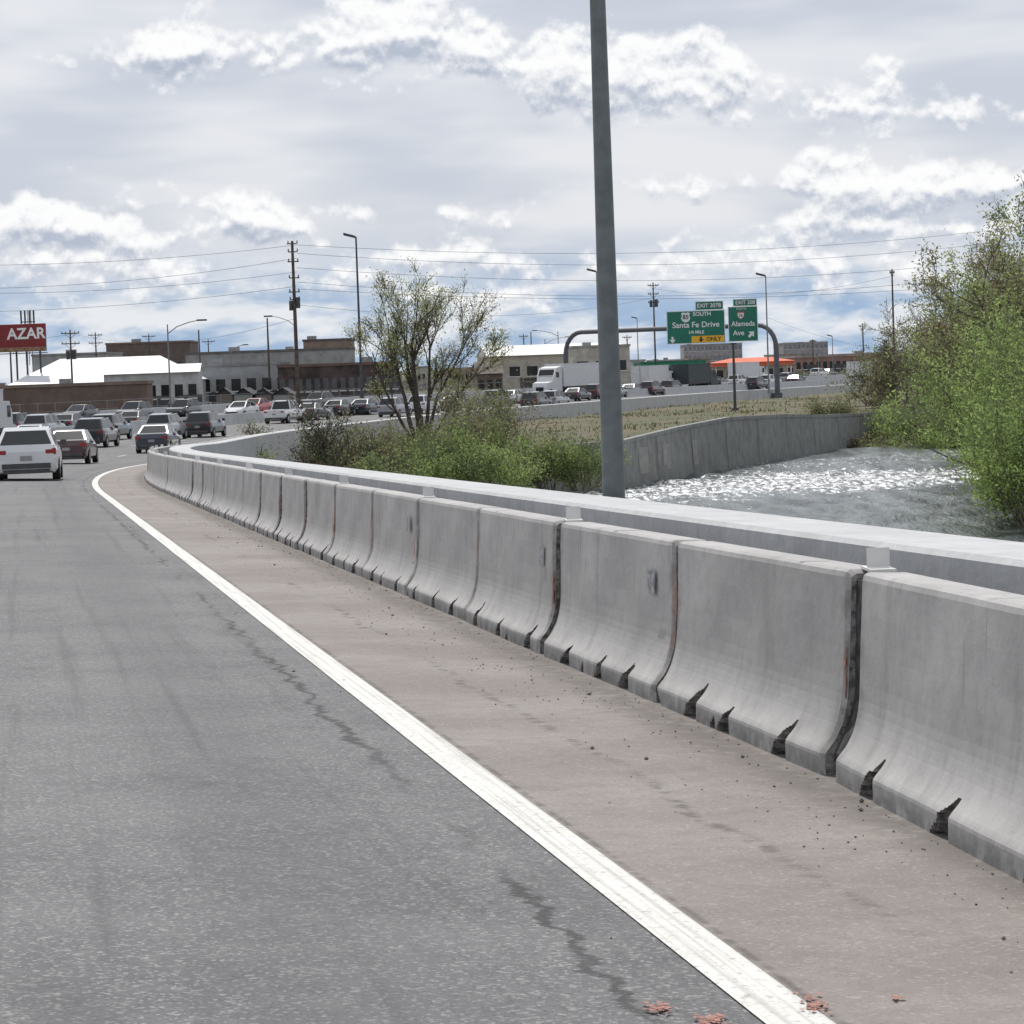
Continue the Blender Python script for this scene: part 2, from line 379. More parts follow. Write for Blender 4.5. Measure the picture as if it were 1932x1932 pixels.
sweep('bridge_parapet_wall',[(2.12,-.02),(2.12,.825),(2.145,.85),(2.76,.85),(2.785,.825),(2.785,-1.4),(2.3,-1.4),(2.3,-.02)],-4,600,1.0,M_pc)
sweep('median_barrier_wall',[(-17.5,-.02),(-17.42,.2),(-17.3,.85),(-17.1,.85),(-16.98,.2),(-16.9,-.02)],-4,600,2.0,M_pc)
sweep('far_side_barrier_wall',[(-37.2,-.9),(-37.2,.85),(-36.9,.85),(-36.7,-.05)],-4,600,2.0,M_pc)
mb=MB()
for _ in range(1100):
    y=rnd.uniform(5,45); o=min(1.30,max(.15,rnd.gauss(1.1,.25))) if rnd.random()<.95 else rnd.uniform(-.4,.1)
    if y<10.3: o=min(o,boff(y)-.05)
    s=rnd.uniform(.002,.006)*(1+(rnd.random()<.05)*1.3); c=Vector(rp(y,o,s*.5)); base=len(mb.v)
    for dx_,dy_,dz_ in ((1,0,0),(0,1,0),(-1,0,0),(0,-1,0),(0,0,1),(0,0,-1)):
        q=rnd.uniform(.6,1.3)*s; mb.v.append((c.x+dx_*q,c.y+dy_*q*1.3,c.z+dz_*q*.7))
    for a,b_,c_ in ((0,1,4),(1,2,4),(2,3,4),(3,0,4),(1,0,5),(2,1,5),(3,2,5),(0,3,5)): mb.f.append((base+a,base+b_,base+c_)); mb.m.append(0)
build('gravel_debris',mb,mat('debris_stone',(.10,.09,.085),.9,.5,40))
# ---------------- terrain ----------------
RIV=[(-80,20),(-45,105),(-14,136),(1,147),(6.3,152),(14,174),(22.9,198),(30,216),(60,240),(72,232),(42,208),(31.5,189),(25,145),(20,105),(18.5,80),(16.5,40),(15,-20),(-80,-20)]
def riv_sd(X,Y):
    P=np.array(RIV,dtype=float); Q=np.roll(P,-1,0); dmin=np.full(X.shape,1e9); ins=np.zeros(X.shape,bool)
    for (ax,ay),(bx,by) in zip(P,Q):
        ex_,ey_=bx-ax,by-ay; t=np.clip(((X-ax)*ex_+(Y-ay)*ey_)/(ex_**2+ey_**2),0,1)
        dmin=np.minimum(dmin,np.hypot(X-ax-t*ex_,Y-ay-t*ey_))
        c=((ay>Y)!=(by>Y))&(X<(bx-ax)*(Y-ay)/(by-ay+1e-12)+ax); ins^=c
    return np.where(ins,-dmin,dmin)
def vn(X,Y,s,seed=0):
    X=X/s+seed*17.3; Y=Y/s+seed*5.1; xi=np.floor(X); yi=np.floor(Y); fx=X-xi; fy=Y-yi; fx=fx*fx*(3-2*fx); fy=fy*fy*(3-2*fy)
    h=lambda a,b: np.modf(np.abs(np.sin(a*127.1+b*311.7+seed)*43758.5453))[0]
    return (h(xi,yi)*(1-fx)+h(xi+1,yi)*fx)*(1-fy)+(h(xi,yi+1)*(1-fx)+h(xi+1,yi+1)*fx)*fy
def terr(X,Y):
    X=np.asarray(X,float); Y=np.asarray(Y,float); sd=riv_sd(X,Y)
    wallside=(X< 3+ (Y-147)*.36+4)|(Y>230)
    nz=(vn(X,Y,6,1)-.5)*.5+(vn(X,Y,2.2,2)-.5)*.22
    plat=-4.55+nz*.6+np.clip((Y-400)/1500,0,1)*-.3
    zr=np.where(wallside,np.interp(sd,[-3,.25,1.6,4],[-9,-8.2,-4.45,-4.45]),np.interp(sd,[-3,0,2,9,20],[-9,-7.15,-6.4,-4.6,-4.0]))
    z=np.where(sd<12,np.where(wallside&(sd>3),plat,zr+nz*.25),plat)
    s=np.interp(Y,SY,SS); off=(X-np.interp(Y,_y,_x))/np.sqrt(1+s*s)
    cor=(off>-42)&(off<5)
    z=np.where(cor&(sd>0),np.minimum(z,-6.0),z)
    z=np.where((Y<110)&(off>-42)&(off<5),-9.0,z)
    return z
def spaced(a,b,stp,lo,hi,g=1.16):
    c=list(np.arange(a,b+.01,stp)); s=stp; x=a; L=[]
    while x>lo: s*=g; x-=s; L.append(x)
    x=c[-1]; s=stp; Rr=[]
    while x<hi: s*=g; x+=s; Rr.append(x)
    return np.array(L[::-1]+c+Rr)
gx=spaced(-30,95,1.3,-4000,4000); gy=spaced(60,330,1.3,-60,7000)
GX,GY=np.meshgrid(gx,gy); GZ=terr(GX,GY); nx=len(gx); ny=len(gy)
me=bpy.data.meshes.new('ground'); V=np.stack([GX,GY,GZ],-1).reshape(-1,3)
ii=(np.arange(ny-1)[:,None]*nx+np.arange(nx-1)[None,:]).ravel(); Fc=np.stack([ii,ii+1,ii+nx+1,ii+nx],-1)
me.from_pydata(V.tolist(),[],Fc.tolist()); me.polygons.foreach_set('use_smooth',[True]*len(Fc))
m,nt,b=newmat('dry_grass_ground'); p=objco(nt)
n=noise(nt,p,.22,4,.65); n_=noise(nt,p,2.2,4,.7); n3=noise(nt,p,.06,3,.6)
c=mix(nt,n.ss(.42,.58),(.135,.108,.070),(.082,.098,.042)); c=mix(nt,n_.ss(.45,.7)*.5,c,(.17,.14,.10)); c=mix(nt,n3.ss(.45,.6)*.4,c,(.085,.08,.055))
nt.links.new(c,b.inputs['Base Color']); b.inputs['Roughness'].default_value=.95; nt.links.new(bump(nt,n_,.9,.2),b.inputs['Normal'])
me.materials.append(m); link('ground',me)
# ---------------- water ----------------
m,nt,b=newmat('river_water'); p=objco(nt); sx=nt.nodes.new('ShaderNodeSeparateXYZ'); nt.links.new(p,sx.inputs[0]); X,Y,Z=[E(nt,sx.outputs[i]) for i in range(3)]
rip=noise(nt,comb(nt,X*1.2,Y*.35),2.2,3,.65,.5)
band=((Y-X*.45-142+ (noise(nt,p,.09,3,.5)-.5)*24).abs()).ss(22,5)
band2=((Y-X*.45-168).abs()).ss(12,3)*.5
fo=noise(nt,comb(nt,X*1.3,Y*.28),2.3,6,.80,.6)
foam_glint=(fo+band.mx(band2)*.16).ss(.62,.73)  # white for rapids foam, with sun sparkle painted into the same colour
dkk=noise(nt,comb(nt,X*.6,Y*.10),.9,4,.65,.5)
wc=mix(nt,dkk.ss(.35,.65),(.05,.06,.058),(.16,.18,.185))
nt.links.new(mix(nt,foam_glint,wc,(.88,.89,.90)),b.inputs['Base Color'])
rr=foam_glint*.5+.28; nt.links.new(rr.k,b.inputs['Roughness']); b.inputs['IOR'].default_value=1.33; b.inputs['Specular IOR Level'].default_value=.38
nt.links.new(bump(nt,rip,.8,.25),b.inputs['Normal'])
wx=np.arange(0,46,.35); wy=np.concatenate([np.arange(90,130,.8),np.arange(130,190,1.0),np.arange(190,245,2.5)])
WX,WY=np.meshgrid(wx,wy); WZ=-7+(vn(WX,WY*.5,1.3,5)-.5)*.24+(vn(WX,WY*.4,.6,6)-.5)*.13
WZ[0,:]=WZ[-1,:]=-7; WZ[:,0]=WZ[:,-1]=-7
nwx=len(wx); nwy=len(wy); ii=(np.arange(nwy-1)[:,None]*nwx+np.arange(nwx-1)[None,:]).ravel(); Fc=np.stack([ii,ii+1,ii+nwx+1,ii+nwx],-1).tolist(); Vv=np.stack([WX,WY,WZ],-1).reshape(-1,3).tolist()
mb=MB(); mb.v=Vv; mb.f=[tuple(f) for f in Fc]; mb.m=[0]*len(Fc)
y0_,y1_=float(wy[0]),float(wy[-1]); x1_=float(wx[-1])
mb.quad((-120,-40,-7),(120,-40,-7),(120,y0_,-7),(-120,y0_,-7)); mb.quad((-120,y0_,-7),(0,y0_,-7),(0,y1_,-7),(-120,y1_,-7)); mb.quad((x1_,y0_,-7),(120,y0_,-7),(120,y1_,-7),(x1_,y1_,-7)); mb.quad((-120,y1_,-7),(120,y1_,-7),(120,270,-7),(-120,270,-7))
build('river_water',mb,m,smooth=True)
# ---------------- river retaining wall ----------------
mb=MB(); wl=[(-16,134,-4.6),(-5,142,-4.5),(1,147,-4.4),(6.3,152,-4.35),(10,163,-4.0),(14,174,-3.75),(18.5,186,-3.95),(22.9,198,-4.35),(28,212,-4.6),(36,223,-4.9)]
W=[]
for i in range(len(wl)-1):
    a=wl[i]; c=wl[i+1]; L=math.hypot(c[0]-a[0],c[1]-a[1]); n=max(1,int(L/1.2))
    for k in range(n): W.append(tuple(a[j]+(c[j]-a[j])*k/n for j in range(3)))
rings=[]
for i,q in enumerate(W):
    a=W[max(0,i-1)]; c=W[min(len(W)-1,i+1)]; d_=Vector((c[0]-a[0],c[1]-a[1],0)).normalized(); nn=Vector((d_.y,-d_.x,0))
    o=lambda dd,z: (q[0]+nn.x*dd,q[1]+nn.y*dd,z)
    rings.append([o(.35,-8.6),o(.12,q[2]-.22),o(.16,q[2]-.22),o(.16,q[2]),o(-.25,q[2]),o(-.25,-8.6)])
mb.loft(rings,0)
for i in range(4,len(W)-1,6):
    q=W[i]; a=W[i-1]; c=W[i+1]; d_=Vector((c[0]-a[0],c[1]-a[1],0)).normalized(); nn=Vector((d_.y,-d_.x,0)); P0=Vector((q[0],q[1],0))
    r0=[P0+nn*.39+d_*s_*.03+Vector((0,0,-8.)) for s_ in (-1,1)]; r1=[P0+nn*.155+d_*s_*.03+Vector((0,0,q[2]-.23)) for s_ in (-1,1)]
    mb.quad(r0[0],r0[1],r1[1],r1[0],1)
M_rp=mat('wall_repair_patch',(.30,.30,.28),.9,.1,2)
for i,wd in ((6,1.6),(19,1.0),(25,2.0),(29,1.6),(34,1.2)):
    if i+1<len(W):
        q=W[i]; c=W[i+1]; d_=Vector((c[0]-q[0],c[1]-q[1],0)).normalized(); nn=Vector((d_.y,-d_.x,0)); P0=Vector((q[0],q[1],0)); zb=-4.9
        f=lambda z: .135+(q[2]-.22-z)/(q[2]-.22+8.6)*.23
        mb.quad(P0+nn*f(-6.4)+Vector((0,0,-6.4)),P0+nn*f(-6.4)+d_*wd+Vector((0,0,-6.4)),P0+nn*f(zb)+d_*wd+Vector((0,0,zb)),P0+nn*f(zb)+Vector((0,0,zb)),2)
build('river_retaining_wall',mb,[M_rw,M_joint,M_rp])
# ---------------- vegetation ----------------
def leafmat(name,c,tr=.5):
    m=bpy.data.materials.new(name); m.use_nodes=True; nt=m.node_tree; nt.nodes.clear()
    o=nt.nodes.new('ShaderNodeOutputMaterial'); a=nt.nodes.new('ShaderNodeBsdfDiffuse'); t=nt.nodes.new('ShaderNodeBsdfTranslucent'); mx=nt.nodes.new('ShaderNodeMixShader')
    a.inputs[0].default_value=(*c,1); t.inputs[0].default_value=(*[min(1,x*1.15) for x in c],1); mx.inputs[0].default_value=tr
    nt.links.new(a.outputs[0],mx.inputs[1]); nt.links.new(t.outputs[0],mx.inputs[2]); nt.links.new(mx.outputs[0],o.inputs[0]); return m
M_bark=mat('bark_grey_brown',(.085,.072,.062),.95,.3,6); M_twig=mat('twig_brown',(.16,.14,.105),.95,.3,6); M_bkd=mat('bark_dark',(.045,.036,.034),.95,.3,6)
LM={'willow':[leafmat('leaf_willow_green',(.34,.44,.15)),leafmat('leaf_willow_mid',(.25,.34,.12)),leafmat('leaf_willow_dark',(.15,.20,.08))],
    'fresh':[leafmat('leaf_fresh_green',(.29,.36,.14)),leafmat('leaf_mid_green',(.20,.265,.105)),leafmat('leaf_dark_green',(.12,.155,.07))],
    'pale':[leafmat('leaf_pale_green',(.36,.39,.19)),leafmat('leaf_olive',(.27,.29,.14)),leafmat('leaf_brown_bud',(.22,.20,.12))],
    'olive':[leafmat('leaf_dull_olive',(.25,.27,.135)),leafmat('leaf_grey_olive',(.20,.205,.12)),leafmat('leaf_deep_olive',(.13,.135,.08))],
    'brown':[leafmat('leaf_tan_olive',(.22,.21,.12)),leafmat('leaf_greyish_bud',(.18,.16,.105)),leafmat('leaf_moss',(.16,.20,.085))],
    'dark':[leafmat('leaf_drab_green',(.09,.11,.06)),leafmat('leaf_russet',(.10,.07,.055)),leafmat('leaf_deep_green',(.05,.07,.04))]}  # dark kind: drab and russet leaf tones of the saplings themselves
def leafverts(cent,size,rng):
    n=len(cent); a=rng.normal(size=(n,3)); a/=np.linalg.norm(a,axis=1)[:,None]; c=rng.normal(size=(n,3)); b_=np.cross(a,c); b_/=np.linalg.norm(b_,axis=1)[:,None]
    s=size*rng.uniform(.6,1.4,(n,1)); a=a*s; b_=b_*s*.55
    return np.stack([cent-a,cent-b_*.9,cent+a,cent+b_*.9],1).reshape(-1,3)
def plant(name,starts,seed,levels,leafn,leafr,leafs,kind,bark,nch=(4,6),spr=.75,gnarl=.14,ratio=.62,up=.25,nstart=.3,twigr=.006):
    r=random.Random(seed); rng=np.random.default_rng(seed); mb=MB(); tips=[]
    def br(p,d,L,rad,lv):
        n=5 if lv<2 else 3; pts=[p]; rs=[rad]; q=Vector(p); dd=Vector(d).normalized()
        for i in range(n):
            dd=(dd+Vector((r.gauss(0,gnarl),r.gauss(0,gnarl),r.gauss(0,gnarl)+up*.12))).normalized()
            q=q+dd*(L/n); pts.append(q.copy()); rs.append(max(twigr,rad*(1-.75*(i+1)/n)))
        mb.tube(pts,rs,7 if lv==0 else 5 if lv==1 else 3,0,False)
        if lv>=levels-1:
            for i in range(1,n+1): tips.append((pts[i],lv))
        if lv<levels:
            for k in range(r.randint(*nch)):
                t=r.uniform(nstart if lv==0 else .2,1); f=t*n; i=min(n-1,int(f)); pp=pts[i].lerp(pts[i+1],f-i)
                ax=Vector((r.gauss(0,1),r.gauss(0,1),r.gauss(0,.6))).normalized(); di=(pts[i+1]-pts[i]).normalized()
                side=(ax-di*ax.dot(di)).normalized(); nd=(di*(1-spr*.5)+side*spr+Vector((0,0,up))).normalized()
                br(pp,nd,L*ratio*r.uniform(.7,1.15),max(twigr,rs[i]*.6),lv+1)
    for (p,d,L,rad) in starts: br(Vector(p),d,L,rad,0)
    Vv=np.array(mb.v)
    T=np.array([t[0] for t in tips]); idx=rng.integers(0,len(T),leafn); cent=T[idx]+rng.normal(size=(leafn,3))*leafr
    v=leafverts(cent,leafs,rng)
    fi=np.arange(leafn*4).reshape(-1,4)+len(Vv)
    cl=(vn(cent[:,0]*1.0+cent[:,2]*.7,cent[:,1]+cent[:,2]*1.3,.9,seed%13)+rng.uniform(-.25,.25,leafn)); mi=1+np.clip((cl*3).astype(int),0,2)
    allv=np.concatenate([Vv,v]); faces=mb.f+[tuple(x) for x in fi.tolist()]; mis=mb.m+mi.tolist()
    me=bpy.data.meshes.new(name); me.from_pydata(allv.tolist(),[],faces); 
    for q in [bark]+LM[kind]: me.materials.append(q)
    me.polygons.foreach_set('material_index',mis); me.update(); return link(name,me)
def gp(u,d):
    q=pt(u,700,d); z=float(terr(q.x,q.y)); return Vector((q.x,q.y,z))
b0=gp(788,176); b0.z=-4.9
plant('cottonwood_tree',[(b0+Vector((dx_*.8,.1*k,0)),(dx_,(k%3-1)*.12,1),L_,r_) for k,(dx_,L_,r_) in enumerate([(-.42,7.0,.13),(-.22,7.8,.17),(-.06,8.2,.16),(.10,8.4,.19),(.26,8.2,.15),(.46,7.8,.14),(.68,6.8,.11)])],
      19,3,15000,.26,.068,'pale',M_bark,nch=(6,8),spr=.52,gnarl=.10,ratio=.40,up=.26,nstart=.28,twigr=.013)
def shrub(name,u,d,hgt,wid,nst,seed,kind,bark,leafn,leafs,zb=None,levels=2,leafr=.22,lean=.35):
    r=random.Random(seed); g=gp(u,d)
    if zb is not None: g.z=zb
    st=[]
    for _ in range(nst):
        x=r.uniform(-wid,wid); y=r.uniform(-wid,wid)*.8
        st.append((g+Vector((x*.6,y*.6,0)),(x/wid*lean,y/wid*lean,1),hgt*r.uniform(.55,.85),.02+hgt*.006))
    return plant(name,st,seed,levels,leafn,leafr,leafs,kind,bark,nch=(4,6),spr=.6,ratio=.45,up=.25,nstart=.15,twigr=.010)
shrub('riverside_sapling',604,132,5.2,.6,8,21,'dark',M_bkd,2400,.075,-6.9,2,.2,.20)
shrub('riverside_sapling',585,128,3.6,.8,6,22,'dark',M_bkd,1200,.075,-6.8,2,.2,.3)
shrub('riverside_sapling',625,137,4.6,.9,8,23,'olive',M_bkd,2200,.075,-6.9,2,.2,.3)
shrub('riverside_sapling',680,137,3.8,1.2,8,25,'dark',M_bkd,1800,.075,-6.9,2,.2,.4)
shrub('riverside_sapling',655,131,2.4,1.2,8,24,'fresh',M_twig,2000,.07,-6.5,2,.25,.5)
for i,(u,d,h,wd,kd,n_) in enumerate([(730,140,3.2,1.5,'olive',4200),(775,137,2.8,1.4,'fresh',4200),(820,141,3.6,1.6,'brown',5000),(865,138,3.0,1.5,'fresh',5000),(905,143,4.6,1.5,'olive',6000),
     (950,141,3.5,1.3,'fresh',5000),(990,143,2.4,1.3,'fresh',4000),(1035,144,1.9,1.1,'brown',3200),(1090,143,2.2,1.0,'fresh',3700),(840,132,2.2,1.4,'fresh',4000),(920,133,2.2,1.4,'fresh',4000),
     (1110,147,1.8,.8,'fresh',2000),(880,150,5.2,1.4,'olive',5000),(930,152,5.2,1.3,'brown',4400),(760,150,3.4,1.5,'brown',4000),(470,139,2.4,.6,'fresh',1500),(700,133,2.3,1.2,'olive',3300)]):
    shrub('riverside_shrub',u,d,h+.5,wd,11,40+i,kd,M_twig,n_,.07,-6.7,2,.24,.5)
shrub('riverside_shrub',488,148,2.2,.7,7,61,'olive',M_bkd,1000,.07,-5.0)
for i,(u,d,h,wd,kd,n_,ls) in enumerate([(1925,108,3.2,1.2,'willow',9000,.075),(1945,112,5.8,1.8,'willow',17000,.075),(1975,104,5.0,2.0,'willow',12000,.075),(1910,120,7.6,1.4,'willow',15000,.075),(1960,124,9.2,2.2,'willow',16000,.08),
      (1890,134,6.4,1.4,'willow',10000,.08),(2000,116,8.6,2.4,'fresh',12000,.08),(2050,108,8,2.6,'fresh',12000,.08)]):
    shrub('willow_shrub',u,d,h,wd,15,80+i,kd,M_twig,n_,ls,-6.9 if d<125 else -6.6,2,.34,.42)
for i,(u,d,h,s_,n_) in enumerate([(1905,150,12.5,'olive',8500),(1950,142,17,'fresh',12000),(1850,168,11.5,'olive',6000),(1885,160,13.5,'pale',7500),(1990,150,18,'olive',9000),(1825,176,10.5,'pale',4500),(1932,132,13.5,'pale',8500)]):
    g=gp(u,d); g.z=-5.5
    plant('cottonwood_tree',[(g,(-.1,0,1),h*.66,.18),(g+Vector((.5,.2,0)),(.25,.1,1),h*.58,.13),(g+Vector((-.4,.2,0)),(-.4,0,1),h*.46,.10)],120+i,3,n_,.22,.085,s_,M_twig,nch=(6,8),spr=.65,ratio=.45,up=.18,twigr=.013)
for i,(u,d,h,n_,kd) in enumerate([(1735,222,9.2,2200,'pale'),(1775,235,10,3000,'pale'),(1700,225,7.0,800,'pale'),(1815,215,10.5,4500,'olive'),(1845,205,9.5,4500,'olive')]):
    g=gp(u,d); g.z=-4.6
    plant('cottonwood_tree',[(g,(-.25,0,1),h*.62,.16),(g+Vector((.3,.2,0)),(.2,.1,1),h*.7,.14),(g,(-.8,0,.75),h*.45,.10)],140+i,3,n_,.25,.09,kd,M_twig,nch=(6,8),spr=.7,ratio=.5,up=.08,gnarl=.2,twigr=.018)
for i,(u,d,h,wd,kd,n_) in enumerate([(1660,212,3.4,1.8,'fresh',4500),(1700,208,4.6,2.0,'fresh',6500),(1745,206,4.8,2.0,'fresh',7000),(1790,204,4.2,2.0,'olive',5500),(1830,196,5.2,2.0,'willow',7000),(1720,200,2.6,2.0,'olive',4000),
      (1780,196,2.6,2.0,'fresh',4500),(1640,204,2.2,1.8,'olive',3500),(1600,205,1.9,1.6,'brown',3000),(1570,207,1.8,1.4,'olive',2200),(1680,202,1.8,1.8,'fresh',3500),(1865,180,4.4,1.6,'willow',8000),(1890,150,4.0,1.2,'willow',6500),(1815,200,3.2,1.8,'fresh',4500),(1655,235,4.6,1.6,'olive',2600),(1690,245,5.4,1.8,'brown',3500)]):
    g=gp(u,d); shrub('river_bend_shrub',u,d,h,wd,11,170+i,kd,M_twig,n_,.10,min(g.z,-5.2) if d<230 else -4.6,2,.33,.5)
rng=np.random.default_rng(5); N=42000
gy_=rng.uniform(145,300,N); gx_=rng.uniform(-12,62,N); sdv=riv_sd(gx_,gy_); s_=np.interp(gy_,SY,SS); of=(gx_-np.interp(gy_,_y,_x))/np.sqrt(1+s_*s_)
ok=(sdv>.9)&(of>4.2)&(vn(gx_,gy_,3.5,4)+rng.uniform(-.3,.3,N)>.60); gx_=gx_[ok]; gy_=gy_[ok]; gz_=terr(gx_,gy_)-.05; n=len(gx_)
hh=rng.uniform(.08,.28,n)*(0.5+vn(gx_,gy_,5,6)); a=rng.uniform(0,6.28,n); wdt=rng.uniform(.03,.10,n); lx=rng.normal(0,.10,n)
v=np.stack([np.stack([gx_-np.cos(a)*wdt,gy_-np.sin(a)*wdt,gz_],-1),np.stack([gx_+np.cos(a)*wdt,gy_+np.sin(a)*wdt,gz_],-1),np.stack([gx_+lx,gy_+lx*.4,gz_+hh],-1)],1).reshape(-1,3)
me=bpy.data.meshes.new('bank_grass'); me.from_pydata(v.tolist(),[],np.arange(n*3).reshape(-1,3).tolist())
for q in (leafmat('grass_dry',(.14,.115,.075)),leafmat('grass_green',(.10,.125,.055)),leafmat('grass_olive',(.11,.105,.06))): me.materials.append(q)
me.polygons.foreach_set('material_index',np.clip((vn(gx_,gy_,8,8)*3+rng.uniform(-.7,.7,n)).astype(int),0,2).astype(np.int32)); link('bank_grass',me)
rng=np.random.default_rng(9); N=26000; dd=rng.uniform(560,900,N); az_=rng.uniform(-.20,.21,N); xx=az_*dd; top=1+6*np.clip(vn(xx,dd*.2,18,3)*1.3-.35,0,1)*vn(xx,dd*.3,5,5)
cent=np.stack([xx,dd,-5+rng.uniform(0,1,N)**.7*top],-1); v=leafverts(cent,.55,rng)
me=bpy.data.meshes.new('distant_trees'); me.from_pydata(v.tolist(),[],np.arange(N*4).reshape(-1,4).tolist())
for q in (leafmat('far_leaf_grey_green',(.17,.195,.165)),leafmat('far_leaf_brown',(.18,.17,.16))): me.materials.append(q)
me.polygons.foreach_set('material_index',(vn(xx,dd,30,2)>.5).astype(np.int32)); link('distant_trees',me)
# ---------------- vehicles ----------------
def carpaint(i,c): return mat('car_paint_%s'%i,c,.28,.04,2,coat=1.0)
PAINT={'white':(.62,.63,.64),'silver':(.30,.31,.33),'black':(.010,.011,.013),'darkred':(.045,.006,.010),'red':(.45,.02,.02),'grey':(.09,.095,.10),'navy':(.012,.018,.035)}
SPEC={'sedan':dict(L=4.7,W=.92,st=[(0,.78,.80,.38),(.07,1.0,.90,.24),(.25,1.05,.96,.2),(1.0,1.04,1,.2),(3.3,.97,1,.2),(3.9,.90,.98,.2),(4.45,.76,.90,.22),(4.7,.58,.78,.32)],cab=[(.62,1.03),(1.30,1.43),(2.55,1.46),(3.45,.96)]),
 'suv':dict(L=4.65,W=.95,st=[(0,.95,.86,.42),(.08,1.08,.94,.28),(.3,1.10,.98,.26),(1.0,1.10,1,.26),(3.2,1.08,1,.26),(3.9,1.03,.97,.26),(4.45,.90,.90,.28),(4.65,.66,.8,.36)],cab=[(.10,1.08),(.52,1.64),(2.5,1.70),(3.3,1.07)]),
 'hatch':dict(L=4.3,W=.90,st=[(0,.80,.84,.36),(.08,.98,.93,.24),(.3,1.0,.97,.2),(1.0,1.0,1,.2),(3.0,.97,1,.2),(3.6,.90,.98,.2),(4.1,.76,.90,.22),(4.3,.58,.78,.32)],cab=[(.12,.99),(.60,1.40),(2.3,1.47),(3.2,.96)]),
 'pickup':dict(L=5.6,W=.98,st=[(0,1.1,.92,.5),(.06,1.12,.96,.4),(1.8,1.12,.98,.35),(4.2,1.12,.99,.35),(5.2,1.08,.96,.35),(5.6,.85,.88,.45)],cab=[(1.75,1.11),(1.95,1.80),(3.5,1.84),(4.25,1.11)])}
def vehicle_pose(u,d,direction):
    q=pt(u,760,d); X,Y=q.x,q.y; off,Ys=offof(X,Y); z=rp(Ys,off)[2]; s=es(Ys); hd=math.atan2(-s,1)
    if direction<0: hd+=math.pi
    gr=(rp(Ys+3,off)[2]-rp(Ys-3,off)[2])/6
    return Vector((X,Y,z)),hd,gr*direction
def wheels(mb,W,ys,r=.33,hub=1):
    for y in ys:
        for sx_ in (-1,1):
            c=[(sx_*(W-.20),y,r),(sx_*(W+.012),y,r)]; mb.tube(c,[r,r],16,0); mb.tube([(sx_*(W+.0),y,r),(sx_*(W+.02),y,r)],[r*.62,r*.55],12,1)
def car(u,d,kind,colr,direction=1,yaw=0,name='car',pos=None):
    S=SPEC[kind]; W=S['W']; L=S['L']
    if pos is None: P,hd,gr=vehicle_pose(u,d,direction)
    else: P,hd,gr=Vector(pos),0,0
    e=empty(name,P,hd+R(yaw)); e.rotation_euler=(math.atan(gr),0,hd+R(yaw)); pm=carpaint(colr,PAINT[colr])
    mb=MB(); rings=[]
    for (y,zt,wf,zb) in S['st']:
        w_=W*wf; zm=(zt*.55+zb*.45)
        rings.append([(x,y-L/2,z) for x,z in ((-w_*.86,zb),(-w_*.97,zb+.12),(-w_,zm),(-w_*.985,zt-.16),(-w_*.93,zt-.03),(-w_*.8,zt),(w_*.8,zt),(w_*.93,zt-.03),(w_*.985,zt-.16),(w_,zm),(w_*.97,zb+.12),(w_*.86,zb))])
    mb.loft(rings); build('body',mb,pm,e,smooth=False)
    (y0,z0),(y1,z1),(y2,z2),(y3,z3)=S['cab']; wb=W*.90; wt=W*.70; H=lambda y:y-L/2
    mb=MB()
    q=[(-wb,H(y0),z0-.02),(wb,H(y0),z0-.02),(wb,H(y3),z3-.02),(-wb,H(y3),z3-.02)]; t=[(-wt,H(y1),z1),(wt,H(y1),z1),(wt,H(y2),z2),(-wt,H(y2),z2)]
    ym=(y1+y2)/2; zc=max(z1,z2)+.03; i=0
    mb.quad(q[0],q[1],t[1],t[0]); mb.quad(q[2],q[3],t[3],t[2]); mb.quad(q[1],q[2],t[2],t[1]); mb.quad(q[3],q[0],t[0],t[3])
    m0=(-wt,H(ym),zc-.01); m1=(wt,H(ym),zc-.01); mb.quad(t[0],t[1],m1,m0); mb.quad(m0,m1,t[2],t[3])
    build('roof_and_pillars',mb,pm,e)
    g=MB()
    def panel(a,b,c,d_,mg,off):
        a,b,c,d_=[Vector(x) for x in (a,b,c,d_)]; cen=(a+b+c+d_)/4; nrm=(b-a).cross(d_-a).normalized()
        if nrm.dot(cen-Vector((0,0,.8)))<0: nrm=-nrm
        g.quad(*[cen+(x-cen)*mg+nrm*off for x in (a,b,c,d_)])
    panel(q[0],q[1],t[1],t[0],.87,.012); panel(q[2],q[3],t[3],t[2],.88,.012)
    for s_ in (1,-1):
        A,B,C,D_=(q[1],q[2],t[2],t[1]) if s_>0 else (q[0],q[3],t[3],t[0])
        mA=tuple((Vector(A)+Vector(B))/2); mC=tuple((Vector(C)+Vector(D_))/2)
        panel(A,mA,mC,D_,.84,.012); panel(mA,B,C,mC,.84,.012)
    build('windows',g,M_glass,e)
    mb=MB(); wr=.33 if kind!='pickup' else .39; wheels(mb,W-.02,(H(.85),H(L-.9)),wr); build('wheels',mb,[M_blk,M_hub],e)
    mb=MB(); zt=S['st'][1][1]; yb=-L/2
    for s_ in (-1,1):
        x0,x1=sorted((s_*W*.60,s_*W*.86)); mb.box(x0,x1,yb-.01,yb+.12,zt-.24,zt-.13,0)
        mb.box(*sorted((s_*W*.80,s_*W*.915)),yb+.02,yb+.28,zt-.27,zt-.10,0)
        x0,x1=sorted((s_*W*.5,s_*W*.80)); mb.box(x0,x1,L/2-.22,L/2-.03,.58,.70,1)
        x0,x1=sorted((s_*W*.97,s_*(W*1.16))); mb.box(x0,x1,H(y3)-.25,H(y3)-.12,z3-.02,z3+.14,3)
    mb.box(-.16,.16,yb-.02,yb+.03,zt-.42,zt-.29,2)
